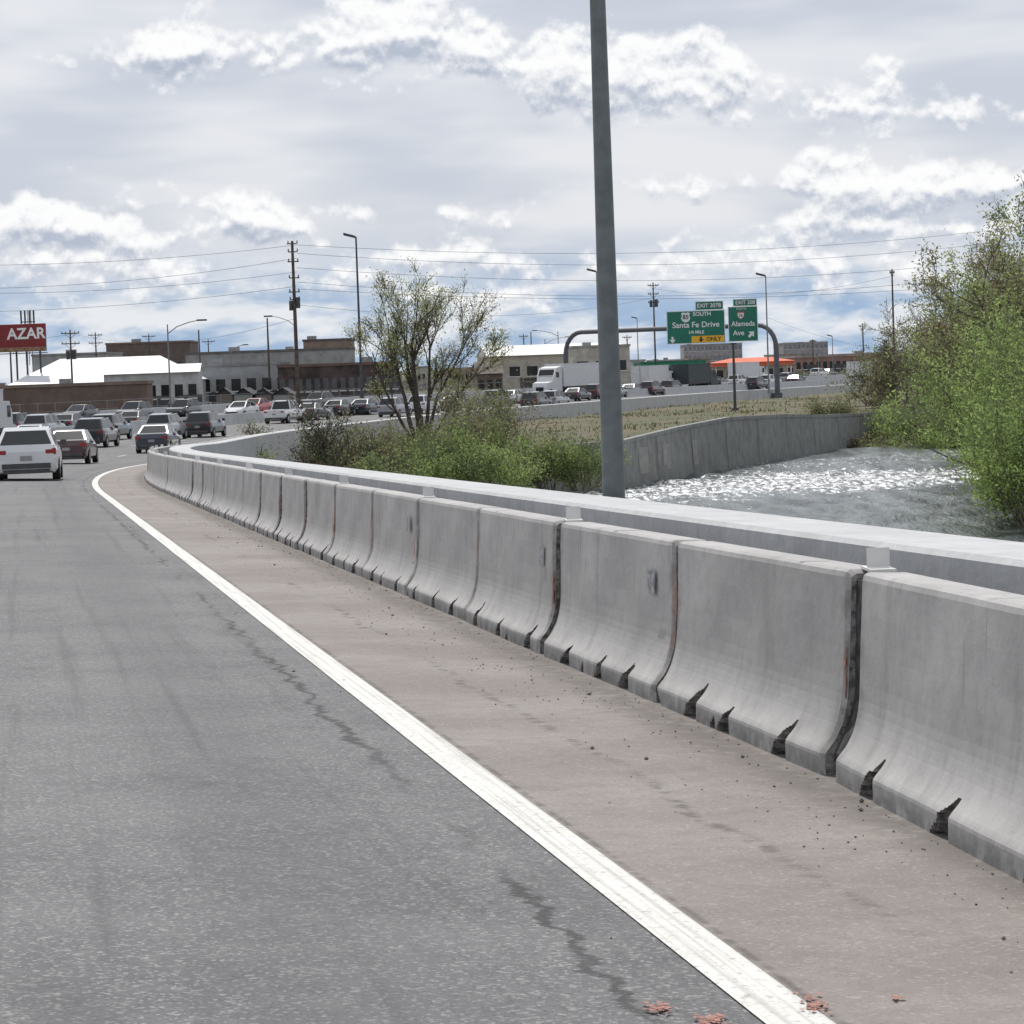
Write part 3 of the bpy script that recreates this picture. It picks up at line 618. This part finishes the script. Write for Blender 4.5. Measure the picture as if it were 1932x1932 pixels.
    mb.box(-W*.74,W*.74,yb-.012,yb+.1,.34,.48,3); mb.box(-W*.6,W*.6,L/2-.1,L/2+.004,.40,.55,3); mb.box(-W*.7,W*.7,yb+.03,yb+.12,.20,.32,3)
    build('lights_and_trim',mb,[M_red,M_lamp,M_hub,M_chr],e)
    return e
car(50,77,'hatch','white'); car(133,118,'sedan','darkred'); car(180,158,'suv','black'); car(207,178,'suv','grey'); car(296,143,'sedan','navy'); car(312,176,'suv','silver'); car(387,182,'suv','black')
car(82,182,'suv','silver'); car(30,190,'suv','black'); car(62,150,'sedan','grey'); car(130,196,'sedan','navy'); car(255,205,'sedan','black')
car(537,222,'pickup','white',name='pickup_truck'); car(745,240,'suv','silver'); car(690,250,'sedan','navy'); car(800,252,'suv','white'); car(640,246,'sedan','black'); car(860,262,'sedan','black'); car(590,232,'sedan','grey')
for u,d,k,c in [(1012,262,'suv','black'),(1047,268,'suv','silver'),(968,290,'sedan','white'),(940,278,'suv','grey'),(1128,310,'suv','darkred'),(1160,318,'sedan','silver'),(1232,330,'suv','darkred'),(1270,338,'suv','black'),(1195,326,'sedan','grey'),(1350,372,'sedan','silver'),(1430,360,'suv','navy'),(1455,385,'suv','white'),(1490,410,'suv','silver'),(1505,395,'sedan','black'),(1548,470,'suv','white'),(1565,480,'sedan','grey'),(1090,300,'sedan','black'),(1395,390,'suv','white')]: car(u,d,k,c)
for u,d,k,c in [(252,238,'suv','grey'),(455,246,'sedan','white'),(482,262,'sedan','red'),(600,280,'suv','black'),(150,240,'sedan','navy'),(345,246,'suv','black')]: car(u,d,k,c,-1)
def semi(u,d,direction,colcab,colbox,name,Lb,Hb):
    P,hd,gr=vehicle_pose(u,d,direction); e=empty(name,P,hd)
    mb=MB(); mb.box(-1.25,1.25,-Lb/2,Lb/2,1.15,Hb); mb.box(-1.1,1.1,-Lb/2+.1,Lb/2,1.0,1.15,1); mb.box(-1.2,1.2,-Lb/2-.02,-Lb/2+.05,.55,.62,1)
    for z in (1.15,Hb-.08): mb.box(-1.28,1.28,-Lb/2-.02,Lb/2+.02,z,z+.08,1 if z<2 else 0)
    mb.box(-.02,.02,-Lb/2-.03,-Lb/2-.021,1.25,Hb-.1,1)
    build('cargo_box',mb,[colbox,M_chr],e)
    mb=MB(); y=Lb/2+.35
    rings=[[(x*w_,yy,z) for x,z in ((-1,.5),(-1,zt),(1,zt),(1,.5))] for (yy,zt,w_) in ((y,3.7 if Hb>3.6 else 2.7,1.15),(y+1.6,3.5 if Hb>3.6 else 2.7,1.15),(y+2.3,2.55 if Hb>3.6 else 2.0,1.12),(y+2.5,1.9 if Hb>3.6 else 1.4,1.08),(y+3.9,1.75 if Hb>3.6 else 1.25,.98),(y+4.1,1.3 if Hb>3.6 else 1.0,.95))]
    mb.loft(rings); build('cab',mb,colcab,e)
    h1,h2=(3.3,2.65) if Hb>3.6 else (2.55,2.1)
    mb=MB(); mb.quad((-.98,y+2.33,h2-.15),(.98,y+2.33,h2-.15),(.95,y+1.78,h1+.02),(-.95,y+1.78,h1+.02)); mb.box(-1.17,-1.155,y+.9,y+1.7,h2-.3,h2+.35); mb.box(1.155,1.17,y+.9,y+1.7,h2-.3,h2+.35); mb.box(-.5,.5,y+4.09,y+4.12,.7,1.25); build('windows',mb,M_glass,e)
    mb=MB(); wheels(mb,1.15,[-Lb/2+.8,-Lb/2+2.0,Lb/2-.5,y+3.2],.5); build('wheels',mb,[M_blk,M_hub],e)
    return e
M_dbox=mat('dark_container',(.035,.05,.055),.6); M_tw=mat('truck_white',(.60,.61,.62),.5,.05)
semi(1088,335,-1,M_tw,M_tw,'semi_truck',13,4.0)
semi(1228,345,1,M_tw,M_tw,'box_truck',6.5,3.5); semi(1305,352,1,M_dk,M_dbox,'box_truck',7.5,3.6); semi(1405,400,1,M_tw,M_tw,'box_truck',6,3.4); semi(1628,400,1,M_tw,M_tw,'box_truck',6,3.3); semi(-62,150,1,M_tw,M_tw,'box_truck',6.5,3.4)
# ---------------- poles, lamps, wires ----------------
def cobra(name,u,vt,vb,d,arm=0,heads=1,mt=M_gal,r0=.11):
    p0=pt(u,vb,d); p1=pt(u,vt,d); X,Y=p0.x,p0.y; z0=p0.z; z1=p1.z; mb=MB()
    hgt=z1-z0; mb.tube([(0,0,0),(0,0,hgt*.5),(0,0,hgt)],[r0,r0*.8,r0*.6],10); mb.tube([(0,0,0),(0,0,.25)],[r0*1.9,r0*1.6],10)
    if arm:
        s=1 if arm>0 else -1; L=abs(arm); P=[(0,0,hgt-.9),(s*L*.3,0,hgt-.25),(s*L*.7,0,hgt+.15),(s*L,0,hgt+.3)]; mb.tube(P,[r0*.5]*4,6)
        mb.box(*sorted((s*L*.95,s*(L+.8))),-.16,.16,hgt+.22,hgt+.38,1)
    elif heads:
        mb.tube([(0,0,hgt-.05),(-.45,0,hgt+.10)],[.05,.05],6)
        for dx_,tz in ((-1.05,.10),(-.55,-.04)):
            mb.loft([[(dx_,-.26,hgt+.05+tz),(dx_,.26,hgt+.05+tz),(dx_,.26,hgt+.27+tz),(dx_,-.26,hgt+.27+tz)],[(dx_+.5,-.2,hgt-.08+tz),(dx_+.5,.2,hgt-.08+tz),(dx_+.5,.2,hgt+.12+tz),(dx_+.5,-.2,hgt+.12+tz)]],1)
    return build(name,mb,[mt,M_dk],loc=(X,Y,z0),rotz=0)
q=pt(1158,930,22.0); mb=MB(); zb=rp(22.5,2.95,0)[2]; H0=11.0; px,py=q.x,q.y
mb.tube([(px,py,zb-1.0),(px,py,zb+.9),(px,py,zb+5),(px,py,zb+H0)],[.098,.092,.062,.045],28)
mb.tube([(px,py,zb+H0-.3),(px+.8,py,zb+H0+.4),(px+2.2,py,zb+H0+.8)],[.04,.035,.03],10); mb.box(px+2.15,px+3.0,py-.15,py+.15,zb+H0+.72,zb+H0+.88)
mb.box(px-.2,px+.2,py-.2,py+.2,zb-1.0,zb-.9)
build('street_lamp',mb,mat('painted_pole_steel',(.13,.15,.155),.5,.12,6),smooth=True)
cobra('street_lamp',683,447,752,232,heads=1,mt=M_dk,r0=.12)
cobra('street_lamp',322,612,762,262,arm=3.0,mt=M_gal,r0=.10)
cobra('street_lamp',1451,520,742,300,heads=1,r0=.10)
cobra('street_lamp',1133,512,745,300,heads=1,r0=.10)
cobra('street_lamp',437,655,720,420,arm=2.0); cobra('street_lamp',1205,600,700,520,heads=1); cobra('street_lamp',1055,625,700,500,arm=-4.0); cobra('street_lamp',1030,640,700,520,arm=4.0)
cobra('street_lamp',1545,648,712,520,arm=-3.0); cobra('street_lamp',1572,634,700,560,heads=1); cobra('street_lamp',562,600,745,300,arm=-2.6,r0=.07)
def upole(u,vt,vb,d,arms=2,w=1.2,tr=False,r=.16,name='utility_pole'):
    p0=pt(u,vb,d); p1=pt(u,vt,d); h=p1.z-p0.z; mb=MB(); mb.tube([(0,0,-1),(0,0,h*.5),(0,0,h)],[r,r*.85,r*.62],8)
    for k in range(arms):
        z=h-.5-k*1.25; mb.box(-w,w,-.06,.06,z,z+.12)
        for x in (-w*.92,-w*.5,w*.5,w*.92): mb.tube([(x,0,z+.1),(x,0,z+.32)],[.05,.04],6,1)
        mb.tube([(-w*.6,-.08,z),(0,-.08,z-.6)],[.025,.025],4); mb.tube([(w*.6,-.08,z),(0,-.08,z-.6)],[.025,.025],4)
    if tr: mb.tube([(.38,0,h-3.6),(.38,0,h-2.5)],[.26,.26],10,1); mb.tube([(-.38,0,h-3.6),(-.38,0,h-2.6)],[.22,.22],10,1)
    if name=='main':
        for k,z in enumerate((.25,1.0,1.9,3.4,4.7,5.4)):
            mb.box(-.40 if k%2 else -.5,.40 if k<2 else .55,-.05,.05,h-z-.05,h-z+.05); mb.tube([(.45,0,h-z),(.45,0,h-z+.28)],[.06,.05],6,1); mb.tube([(-.38,0,h-z),(-.38,0,h-z+.28)],[.06,.05],6,1)
        mb.tube([(.33,0,h-6.2),(.33,0,h-5.2)],[.2,.2],8,1); mb.tube([(-.33,0,h-6.4),(-.33,0,h-5.5)],[.18,.18],8,1)
    build('utility_pole',mb,[M_wood,M_dk],loc=(p0.x,p0.y,p0.z))
upole(563,455,760,252,0,r=.2,name='main')
for a in [(137,622,735,330,2,1.1,True),(183,627,705,430,2,1.1,False),(283,630,690,480,1,1.2,False),(395,640,700,500,1,1.2,False),(1237,533,690,400,3,.8,True),(1688,508,700,330,1,.3,False),(508,600,700,330,0,.3,False),(378,622,705,360,0,.3,False),
          (990,630,700,480,1,.8,False),(1004,626,700,480,0,.8,False),(1185,632,700,480,1,.8,False),(1630,610,700,420,1,.6,False),(22,640,720,360,1,.8,False),(1535,640,700,600,1,.8,False)]:
    upole(a[0],a[1],a[2],a[3],a[4],a[5],a[6],r=.14)
def wire(pix,d0,d1,sag,r=.016):
    (u0,v0),(u1,v1)=pix; a=pt(u0,v0,d0); b=pt(u1,v1,d1); P=[]
    for k in range(25):
        t=k/24; q=a.lerp(b,t); q.z-=sag*4*t*(1-t); P.append(q)
    mb.tube(P,r,4,0,False)
mb=MB()
for (v0,v1,s_) in ((462,395,2.4),(478,418,2.6),(505,452,2.6),(532,480,2.7),(545,505,2.0)): wire(((560,v0),(2150,v1)),252,300,s_)
for (v0,v1,s_) in ((462,500,.6),(487,545,.8),(513,552,.7),(540,590,.6)): wire(((560,v0),(-150,v1)),252,250,s_)
wire(((137,630),(-60,640)),330,330,.4); wire(((137,630),(283,640)),330,480,.6); wire(((283,640),(560,600)),480,252,1.0); wire(((1237,545),(1688,520)),400,330,1.6); wire(((1237,560),(560,575)),400,252,1.8)
wire(((1450,600),(1800,680)),400,330,1.0)
build('power_lines',mb,M_dk)
# ---------------- gantry and signs ----------------
g=MB(); Lb_=pt(1070,745,330); Lt=pt(1070,628,330); Rb=pt(1467,746,308); Rt_=pt(1460,612,308)
def arc(pb,ptop,toward,rad):
    dirh=(Vector((toward.x,toward.y,0))-Vector((pb.x,pb.y,0))).normalized(); out=[pb,Vector((pb.x,pb.y,ptop.z-rad))]
    for k in range(1,7):
        a=k/6*math.pi/2; out.append(Vector((pb.x,pb.y,ptop.z-rad+math.sin(a)*rad))+dirh*(1-math.cos(a))*rad)
    return out
A=arc(Lb_,Lt,Rb,2.6); B=arc(Rb,Rt_,Lb_,2.6); g.tube(A+B[::-1],[.30]*2+[.27]*12+[.30]*2,12)
for P in (Lb_,Rb): g.box(P.x-.5,P.x+.5,P.y-.5,P.y+.5,P.z-.3,P.z+.3)
build('sign_gantry',g,mat('gantry_steel',(.10,.105,.12),.6,.1),smooth=False)
M_gr=mat('sign_green',(.005,.15,.10),.4,.06,1); M_sw=mat('sign_white',(.72,.74,.74),.4,.03); M_yl=mat('sign_yellow',(.75,.42,.02),.4,.04); M_sk=mat('sign_black',(.02,.02,.02),.5); M_sb=mat('sign_back_aluminium',(.25,.26,.27),.5); M_sr=mat('shield_red',(.5,.03,.03),.4)
def rrect(mb,x0,x1,z0,z1,y,mi,r=.15):
    ps=[]
    for cx,cz,a0 in ((x1-r,z1-r,0),(x0+r,z1-r,90),(x0+r,z0+r,180),(x1-r,z0+r,270)):
        for k in range(5): a=R(a0+k*22.5); ps.append((cx+r*math.cos(a),y,cz+r*math.sin(a)))
    mb.poly(ps[::-1],mi)
def board(mb,x0,x1,z0,z1):
    mb.box(x0,x1,.02,.12,z0,z1,2); rrect(mb,x0,x1,z0,z1,0.0,1,.16); rrect(mb,x0+.07,x1-.07,z0+.07,z1-.07,-.008,0,.12)
def arrow(mb,cx,cz,s,ang,mi,y=-.02):
    P=[(0,-1),(-.95,.05),(-.32,.05),(-.32,.95),(.32,.95),(.32,.05),(.95,.05)]
    ca,sa=math.cos(ang),math.sin(ang); mb.poly([(cx+s*(x*ca-z*sa),y,cz+s*(x*sa+z*ca)) for x,z in P],mi)
ds=306; k_=ds/FP; c1=pt(1313,617,ds); e=empty('traffic_sign',c1,R(2)); mb=MB(); W2=55*k_; H2=31*k_
board(mb,-W2,W2,-H2,H2); board(mb,0*k_,53*k_,H2+.02,H2+17*k_)
mb.box(-9*k_,W2-.12,-.03,-.012,-H2+.1,-H2+14*k_,3); arrow(mb,-W2+10*k_,-H2+8*k_,.38,0,1); arrow(mb,9*k_,-H2+7.5*k_,.33,0,4,-.04)
sh=[(-.5,.45),(-.25,.55),(0,.47),(.25,.55),(.5,.45),(.42,.2),(.52,-.15),(.35,-.45),(0,-.6),(-.35,-.45),(-.52,-.15),(-.42,.2)]
mb.poly([(-19*k_+x*1.0,-.02,19*k_+z*1.0) for x,z in sh],1)
build('panel',mb,[M_gr,M_sw,M_sb,M_yl,M_sk],e)
text('route_number','85',.70,(-19*k_,-.04,19*k_),M_sk,e,bold=.01)
text('south','SOUTH',.62,(12*k_,-.03,24*k_),M_sw,e,bold=.012); text('destination','Santa Fe Drive',.88,(0,-.03,4*k_),M_sw,e,1.02,bold=.014); text('distance','1/4 MILE',.50,(0,-.03,-10*k_),M_sw,e,bold=.012)
text('only','ONLY',.62,(33*k_,-.05,-H2+7.5*k_),M_sk,e,bold=.01); text('exit_tab','EXIT 207B',.62,(26*k_,-.03,H2+8.5*k_),M_sw,e,bold=.012)
c2=pt(1402,611,ds); e=empty('traffic_sign',c2,R(2)); mb=MB(); W2=28*k_; H2=33*k_; board(mb,-W2,W2,-H2,H2); board(mb,-18*k_,W2-.05,H2+.02,H2+14*k_)
arrow(mb,15*k_,-H2+13*k_,.45,R(135),1)
sh2=[(-.5,.35),(-.3,.5),(0,.42),(.3,.5),(.5,.35),(.5,-.1),(.3,-.42),(0,-.6),(-.3,-.42),(-.5,-.1)]
mb.poly([(-4*k_+x*.8,-.02,17*k_+z*.8) for x,z in sh2],3); mb.poly([(-4*k_+x*.7,-.03,16.2*k_+z*.62) for x,z in sh2],1)
build('panel',mb,[M_gr,M_sw,M_sb,M_sr],e)
text('route_number','26',.5,(-4*k_,-.05,16*k_),M_sk,e); text('cardinal','SOUTH',.34,(-3*k_,-.03,28.5*k_),M_sw,e); text('destination','Alameda',.80,(0,-.03,0),M_sw,e,.95,bold=.012); text('destination_2','Ave',.80,(-9*k_,-.03,-17*k_),M_sw,e,bold=.012)
text('exit_tab','EXIT 208',.58,(5*k_,-.03,H2+7*k_),M_sw,e,bold=.01)
mb=MB(); p=pt(1387,772,240); t_=pt(1388,650,240); mb.tube([(p.x,p.y,p.z-.5),(p.x,p.y,p.z+2),(p.x,p.y,t_.z)],[.15,.12,.10],10); mb.box(p.x-.3,p.x+.3,p.y-.3,p.y+.3,p.z-.6,p.z+.1); mb.box(p.x-.25,p.x+.25,p.y-.1,p.y+.1,t_.z,t_.z+.15); build('steel_post',mb,M_dk)
db=340; kb=db/FP; c=pt(28,638,db); e=empty('billboard',c,R(-4)); mb=MB(); x1=59*kb; x0=-110*kb; z1=26*kb; z0=-26*kb
mb.box(x0,x1,.02,.35,z0,z1,1); mb.box(x0,x1,0,.019,z0+.55,z1,0); mb.box(x0,x1,0,.019,z0,z0+.55,2); mb.box(x0-.1,x1+.1,-.5,.5,z0-.25,z0-.15,1)
for x in (x0+1,x0+4,0,x1-2.6,x1-.9): mb.tube([(x,.5,z0-4.3),(x,.5,z1-.3)],[.13,.13],8,1)
for x in (.0,x1-1.8): mb.tube([(x,-.45,z0-.2),(x,-1.1,z0-.1)],[.04,.04],5,1)
build('board_and_frame',mb,[mat('billboard_red',(.20,.015,.02),.5,.1,1),M_dk,mat('billboard_ochre',(.28,.17,.10),.6,.3,3)],e)
text('billboard_lettering','AZAR',1.9,(22*kb,-.03,7*kb),M_sw,e,.98,bold=.05)
P0=pt(54,640,420); mb=MB(); z=P0.z-4
for x in (-.5,0,.5): mb.tube([(P0.x+x,P0.y,z),(P0.x+x,P0.y,P0.z+4.5)],[.06,.05],5)
mb.box(P0.x-1.1,P0.x+1.1,P0.y-.1,P0.y+.1,P0.z+2.6,P0.z+2.75)
for x in (-1.0,-.4,.3,.95): mb.box(P0.x+x-.12,P0.x+x+.12,P0.y-.2,P0.y,P0.z+2.4,P0.z+4.4)
build('antenna_mast',mb,M_dk)
# ---------------- buildings ----------------
def bldg(name,u0,u1,vt,d,wall,roofm,D=18,yaw=0,roof='flat',apex=None,win=0,wrow=1,doors=0,zg=-5.3,wincol=None,band=None):
    a=pt(u0,vt,d); b_=pt(u1,vt,d); cx=(a.x+b_.x)/2; W=(b_.x-a.x)/2; zt=(a.z+b_.z)/2; e=empty(name,(cx,a.y,zg),R(yaw)); h=zt-zg
    mb=MB(); mb.box(-W,W,0,D,0,h); build('walls',mb,wall,e)
    mb=MB()
    if roof=='flat': mb.box(-W-.15,W+.15,-.15,.2,h,h+.35); mb.box(-W-.15,W+.15,D-.2,D+.15,h,h+.35); mb.box(-W-.15,-W+.2,.2,D-.2,h,h+.35); mb.box(W-.2,W+.15,.2,D-.2,h,h+.35)
    elif roof=='hip':
        r=apex; q=[(-W-.3,-.4,h+.01),(W+.3,-.4,h+.01),(W+.3,D+.4,h+.01),(-W-.3,D+.4,h+.01)]; t1=(-W*.55,D/2,h+r); t2=(W*.55,D/2,h+r)
        mb.quad(q[0],q[1],t2,t1); mb.quad(q[2],q[3],t1,t2); mb.poly([q[1],q[2],t2]); mb.poly([q[3],q[0],t1]); 
    elif roof=='gable':
        r=apex; mb.quad((-W-.2,-.3,h),(0,-.3,h+r),(0,D+.3,h+r),(-W-.2,D+.3,h)); mb.quad((0,-.3,h+r),(W+.2,-.3,h),(W+.2,D+.3,h),(0,D+.3,h+r)); mb.poly([(-W,-.02,h),(W,-.02,h),(0,-.02,h+r)])
    elif roof=='side':
        r=apex; mb.quad((-W-.2,-.5,h),(W+.2,-.5,h),(W+.2,D/2,h+r),(-W-.2,D/2,h+r)); mb.quad((-W-.2,D/2,h+r),(W+.2,D/2,h+r),(W+.2,D+.5,h),(-W-.2,D+.5,h)); mb.poly([(-W,0,h),(-W,D,h),(-W,D/2,h+r)]); mb.poly([(W,0,h),(W,D,h),(W,D/2,h+r)])
    build('roof',mb,roofm,e)
    if win:
        mb=MB(); st_=2*W/win
        for r_ in range(wrow):
            zc=h*(r_+.62)/wrow
            for k in range(win):
                x=-W+st_*(k+.5); ww=min(st_*.3,1.3); hh=min(.8,h/wrow*.25); mb.box(x-ww,x+ww,-.03,.0,zc-hh,zc+hh,0); mb.box(x-ww-.1,x+ww+.1,-.07,-.0301,zc-hh-.14,zc-hh-.02,1)
        build('windows',mb,[M_glass if wincol is None else wincol,M_wht],e)
    if doors:
        mb=MB()
        for k in range(doors):
            x=-W+2*W*(k+.5)/doors+.8; mb.box(x-1.4,x+1.4,-.05,0,0,min(3.2,h*.75))
        build('doors',mb,M_chr,e)
    if roof=='flat' and W>4:
        mb=MB(); r=random.Random(int(u0)*7+int(vt))
        for _ in range(max(1,int(W/6))): x=r.uniform(-W*.85,W*.8); y=r.uniform(2,D*.6); s_=r.uniform(.5,1.0); mb.box(x-s_,x+s_,y,y+1.6,h+.003,h+.35+s_*.8)
        build('roof_units',mb,M_sb,e)
    return e
Wm=lambda n,c,v=.12: mat(n,c,.85,v,.8)
M_wr=mat('white_metal_roof',(.70,.71,.72),.5,.06)
bldg('low_brown_building',-60,276,730,292,Wm('brown_block_wall',(.15,.11,.095)),Wm('brown_coping',(.19,.15,.135)),8,3)
bldg('white_warehouse',18,372,722,335,Wm('offwhite_wall',(.40,.41,.42)),M_wr,26,4,'hip',3.2,win=9,wrow=1,doors=0)
bldg('white_warehouse',196,374,704,322,Wm('pale_grey_wall',(.45,.46,.47)),M_wr,10,4,'side',1.0,win=7,doors=3)
bldg('grey_warehouse',372,545,690,360,Wm('grey_wall',(.33,.34,.35)),Wm('grey_coping',(.25,.25,.26)),20,3,win=6,doors=3)
bldg('long_grey_warehouse',350,668,664,430,Wm('mid_grey_wall',(.28,.285,.295)),Wm('dark_coping',(.13,.12,.12)),25,3,win=0)
bldg('brown_factory_building',200,358,648,520,Wm('dark_brown_wall',(.13,.10,.095)),Wm('rust_roof',(.19,.13,.11)),20,2,win=12)
bldg('brown_factory_building',572,664,643,450,Wm('tan_brown_wall',(.20,.15,.12)),Wm('dark_coping2',(.08,.07,.07)),20,2,win=5,wrow=2)
bldg('brick_building',524,752,690,345,Wm('dark_brick_wall',(.075,.052,.05),.3),Wm('brick_coping',(.14,.09,.08)),14,3,win=14,wincol=Wm('dusty_glass',(.10,.11,.12)),doors=4)
bldg('grey_warehouse',60,200,670,470,Wm('pale_wall2',(.34,.35,.36)),Wm('grey_coping2',(.25,.25,.26)),20,0,win=6)
bldg('brown_house',900,948,705,380,Wm('house_brown_wall',(.16,.13,.11)),Wm('house_roof',(.10,.085,.08)),8,5,'side',1.6,win=3)
bldg('beige_warehouse',920,1186,668,455,Wm('beige_wall',(.42,.39,.35)),M_wr,30,4,'side',1.8,win=8,wrow=1,doors=2)
bldg('beige_office_building',1080,1188,655,430,Wm('cream_wall',(.44,.42,.38)),Wm('cream_coping',(.3,.29,.27)),12,4,win=3,wrow=1)
bldg('green_store_building',1210,1331,684,560,Wm('store_green_wall',(.03,.26,.15)),Wm('store_green_coping',(.04,.16,.11)),20,2,win=4)
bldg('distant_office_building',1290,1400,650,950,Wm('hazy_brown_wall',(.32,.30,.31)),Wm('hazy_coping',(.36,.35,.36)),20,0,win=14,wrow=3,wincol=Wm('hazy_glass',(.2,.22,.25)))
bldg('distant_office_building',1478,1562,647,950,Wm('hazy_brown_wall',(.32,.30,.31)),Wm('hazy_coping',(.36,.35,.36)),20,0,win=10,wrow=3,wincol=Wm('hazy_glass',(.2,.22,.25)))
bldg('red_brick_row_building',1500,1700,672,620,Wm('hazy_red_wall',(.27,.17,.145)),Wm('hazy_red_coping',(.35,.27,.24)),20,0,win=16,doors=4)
bldg('low_commercial_building',1330,1500,692,560,Wm('tan_store_wall',(.32,.26,.22)),Wm('tan_store_coping',(.22,.18,.16)),14,0,win=9)
e=empty('orange_canopy',pt(1422,692,500)); mb=MB(); W_=76*500/FP; mb.box(-W_,W_,0,8,.2,.9); mb.poly([(-W_-.3,-.2,.9),(W_+.3,-.2,.9),(W_*.5,4,1.7),(-W_*.5,4,1.7)]); mb.poly([(W_+.3,8.2,.9),(-W_-.3,8.2,.9),(-W_*.5,4,1.7),(W_*.5,4,1.7)])
mb.poly([(W_+.3,-.2,.9),(W_+.3,8.2,.9),(W_*.5,4,1.7)]); mb.poly([(-W_-.3,8.2,.9),(-W_-.3,-.2,.9),(-W_*.5,4,1.7)])
build('roof',mb,mat('orange_fabric',(.62,.13,.06),.7,.1,1),e)
mb=MB(); [mb.tube([(x,y,-3.4),(x,y,.2)],[.12,.12],6) for x in (-W_+.5,-W_/3,W_/3,W_-.5) for y in (.5,7.5)]; build('columns',mb,M_wht,e)
for i,(u0,u1) in enumerate(((408,438),(444,476),(482,512),(516,552))): bldg('storage_shed',u0,u1,745,285,Wm('shed_wall_%d'%(i%2),((.16,.14,.13),(.3,.3,.3))[i%2]),Wm('shed_roof',(.05,.05,.055)),4,rnd.uniform(-6,6),'gable',.75,win=0,doors=1,zg=-4.9)
rr=random.Random(3); cols=[(.33,.33,.35),(.27,.22,.21),(.40,.39,.38),(.22,.21,.22),(.45,.45,.46),(.30,.25,.23)]
for i in range(34):
    u=-40+i*58+rr.uniform(-20,20); d_=rr.uniform(560,760); wv_=rr.uniform(25,70); v_=700-.035*(u-966)*1.0-rr.uniform(2,14)
    ci=rr.randrange(6); bldg('commercial_building',u,u+wv_,v_,d_,Wm('block_wall_%d'%ci,cols[ci]),Wm('block_roof_%d'%(ci%3),cols[(ci+2)%6]),15,rr.uniform(-8,8),win=rr.choice([3,4,6]),zg=-5.4)
for i in range(10):
    u=330+i*23+rr.uniform(-4,4); d_=rr.uniform(296,312); q=pt(u,760,d_); car(0,0,rr.choice(['suv','sedan']),rr.choice(['black','silver','navy','grey']),pos=(q.x,q.y,-4.6),yaw=rr.uniform(60,120),name='parked_car')
for i in range(7):
    u=1180+i*52+rr.uniform(-8,8); d_=rr.uniform(470,490); q=pt(u,720,d_); car(0,0,rr.choice(['suv','sedan']),rr.choice(['black','silver','white','red','grey']),pos=(q.x,q.y,-4.8),yaw=rr.uniform(60,120),name='parked_car')
mb=MB()
for k in range(70):
    y=150+k*3.2; a=rp(y,-39.5,0); mb.tube([(a[0],a[1],a[2]-.8),(a[0],a[1],a[2]+1.7)],[.035,.035],5)
for z in (1.65,.9,.1):
    mb.tube([rp(150+k*3.2,-39.5,z) for k in range(70)],[.022]*70,4,0,False)
build('chain_link_fence',mb,M_gal)
print('objs',len(bpy.data.objects))
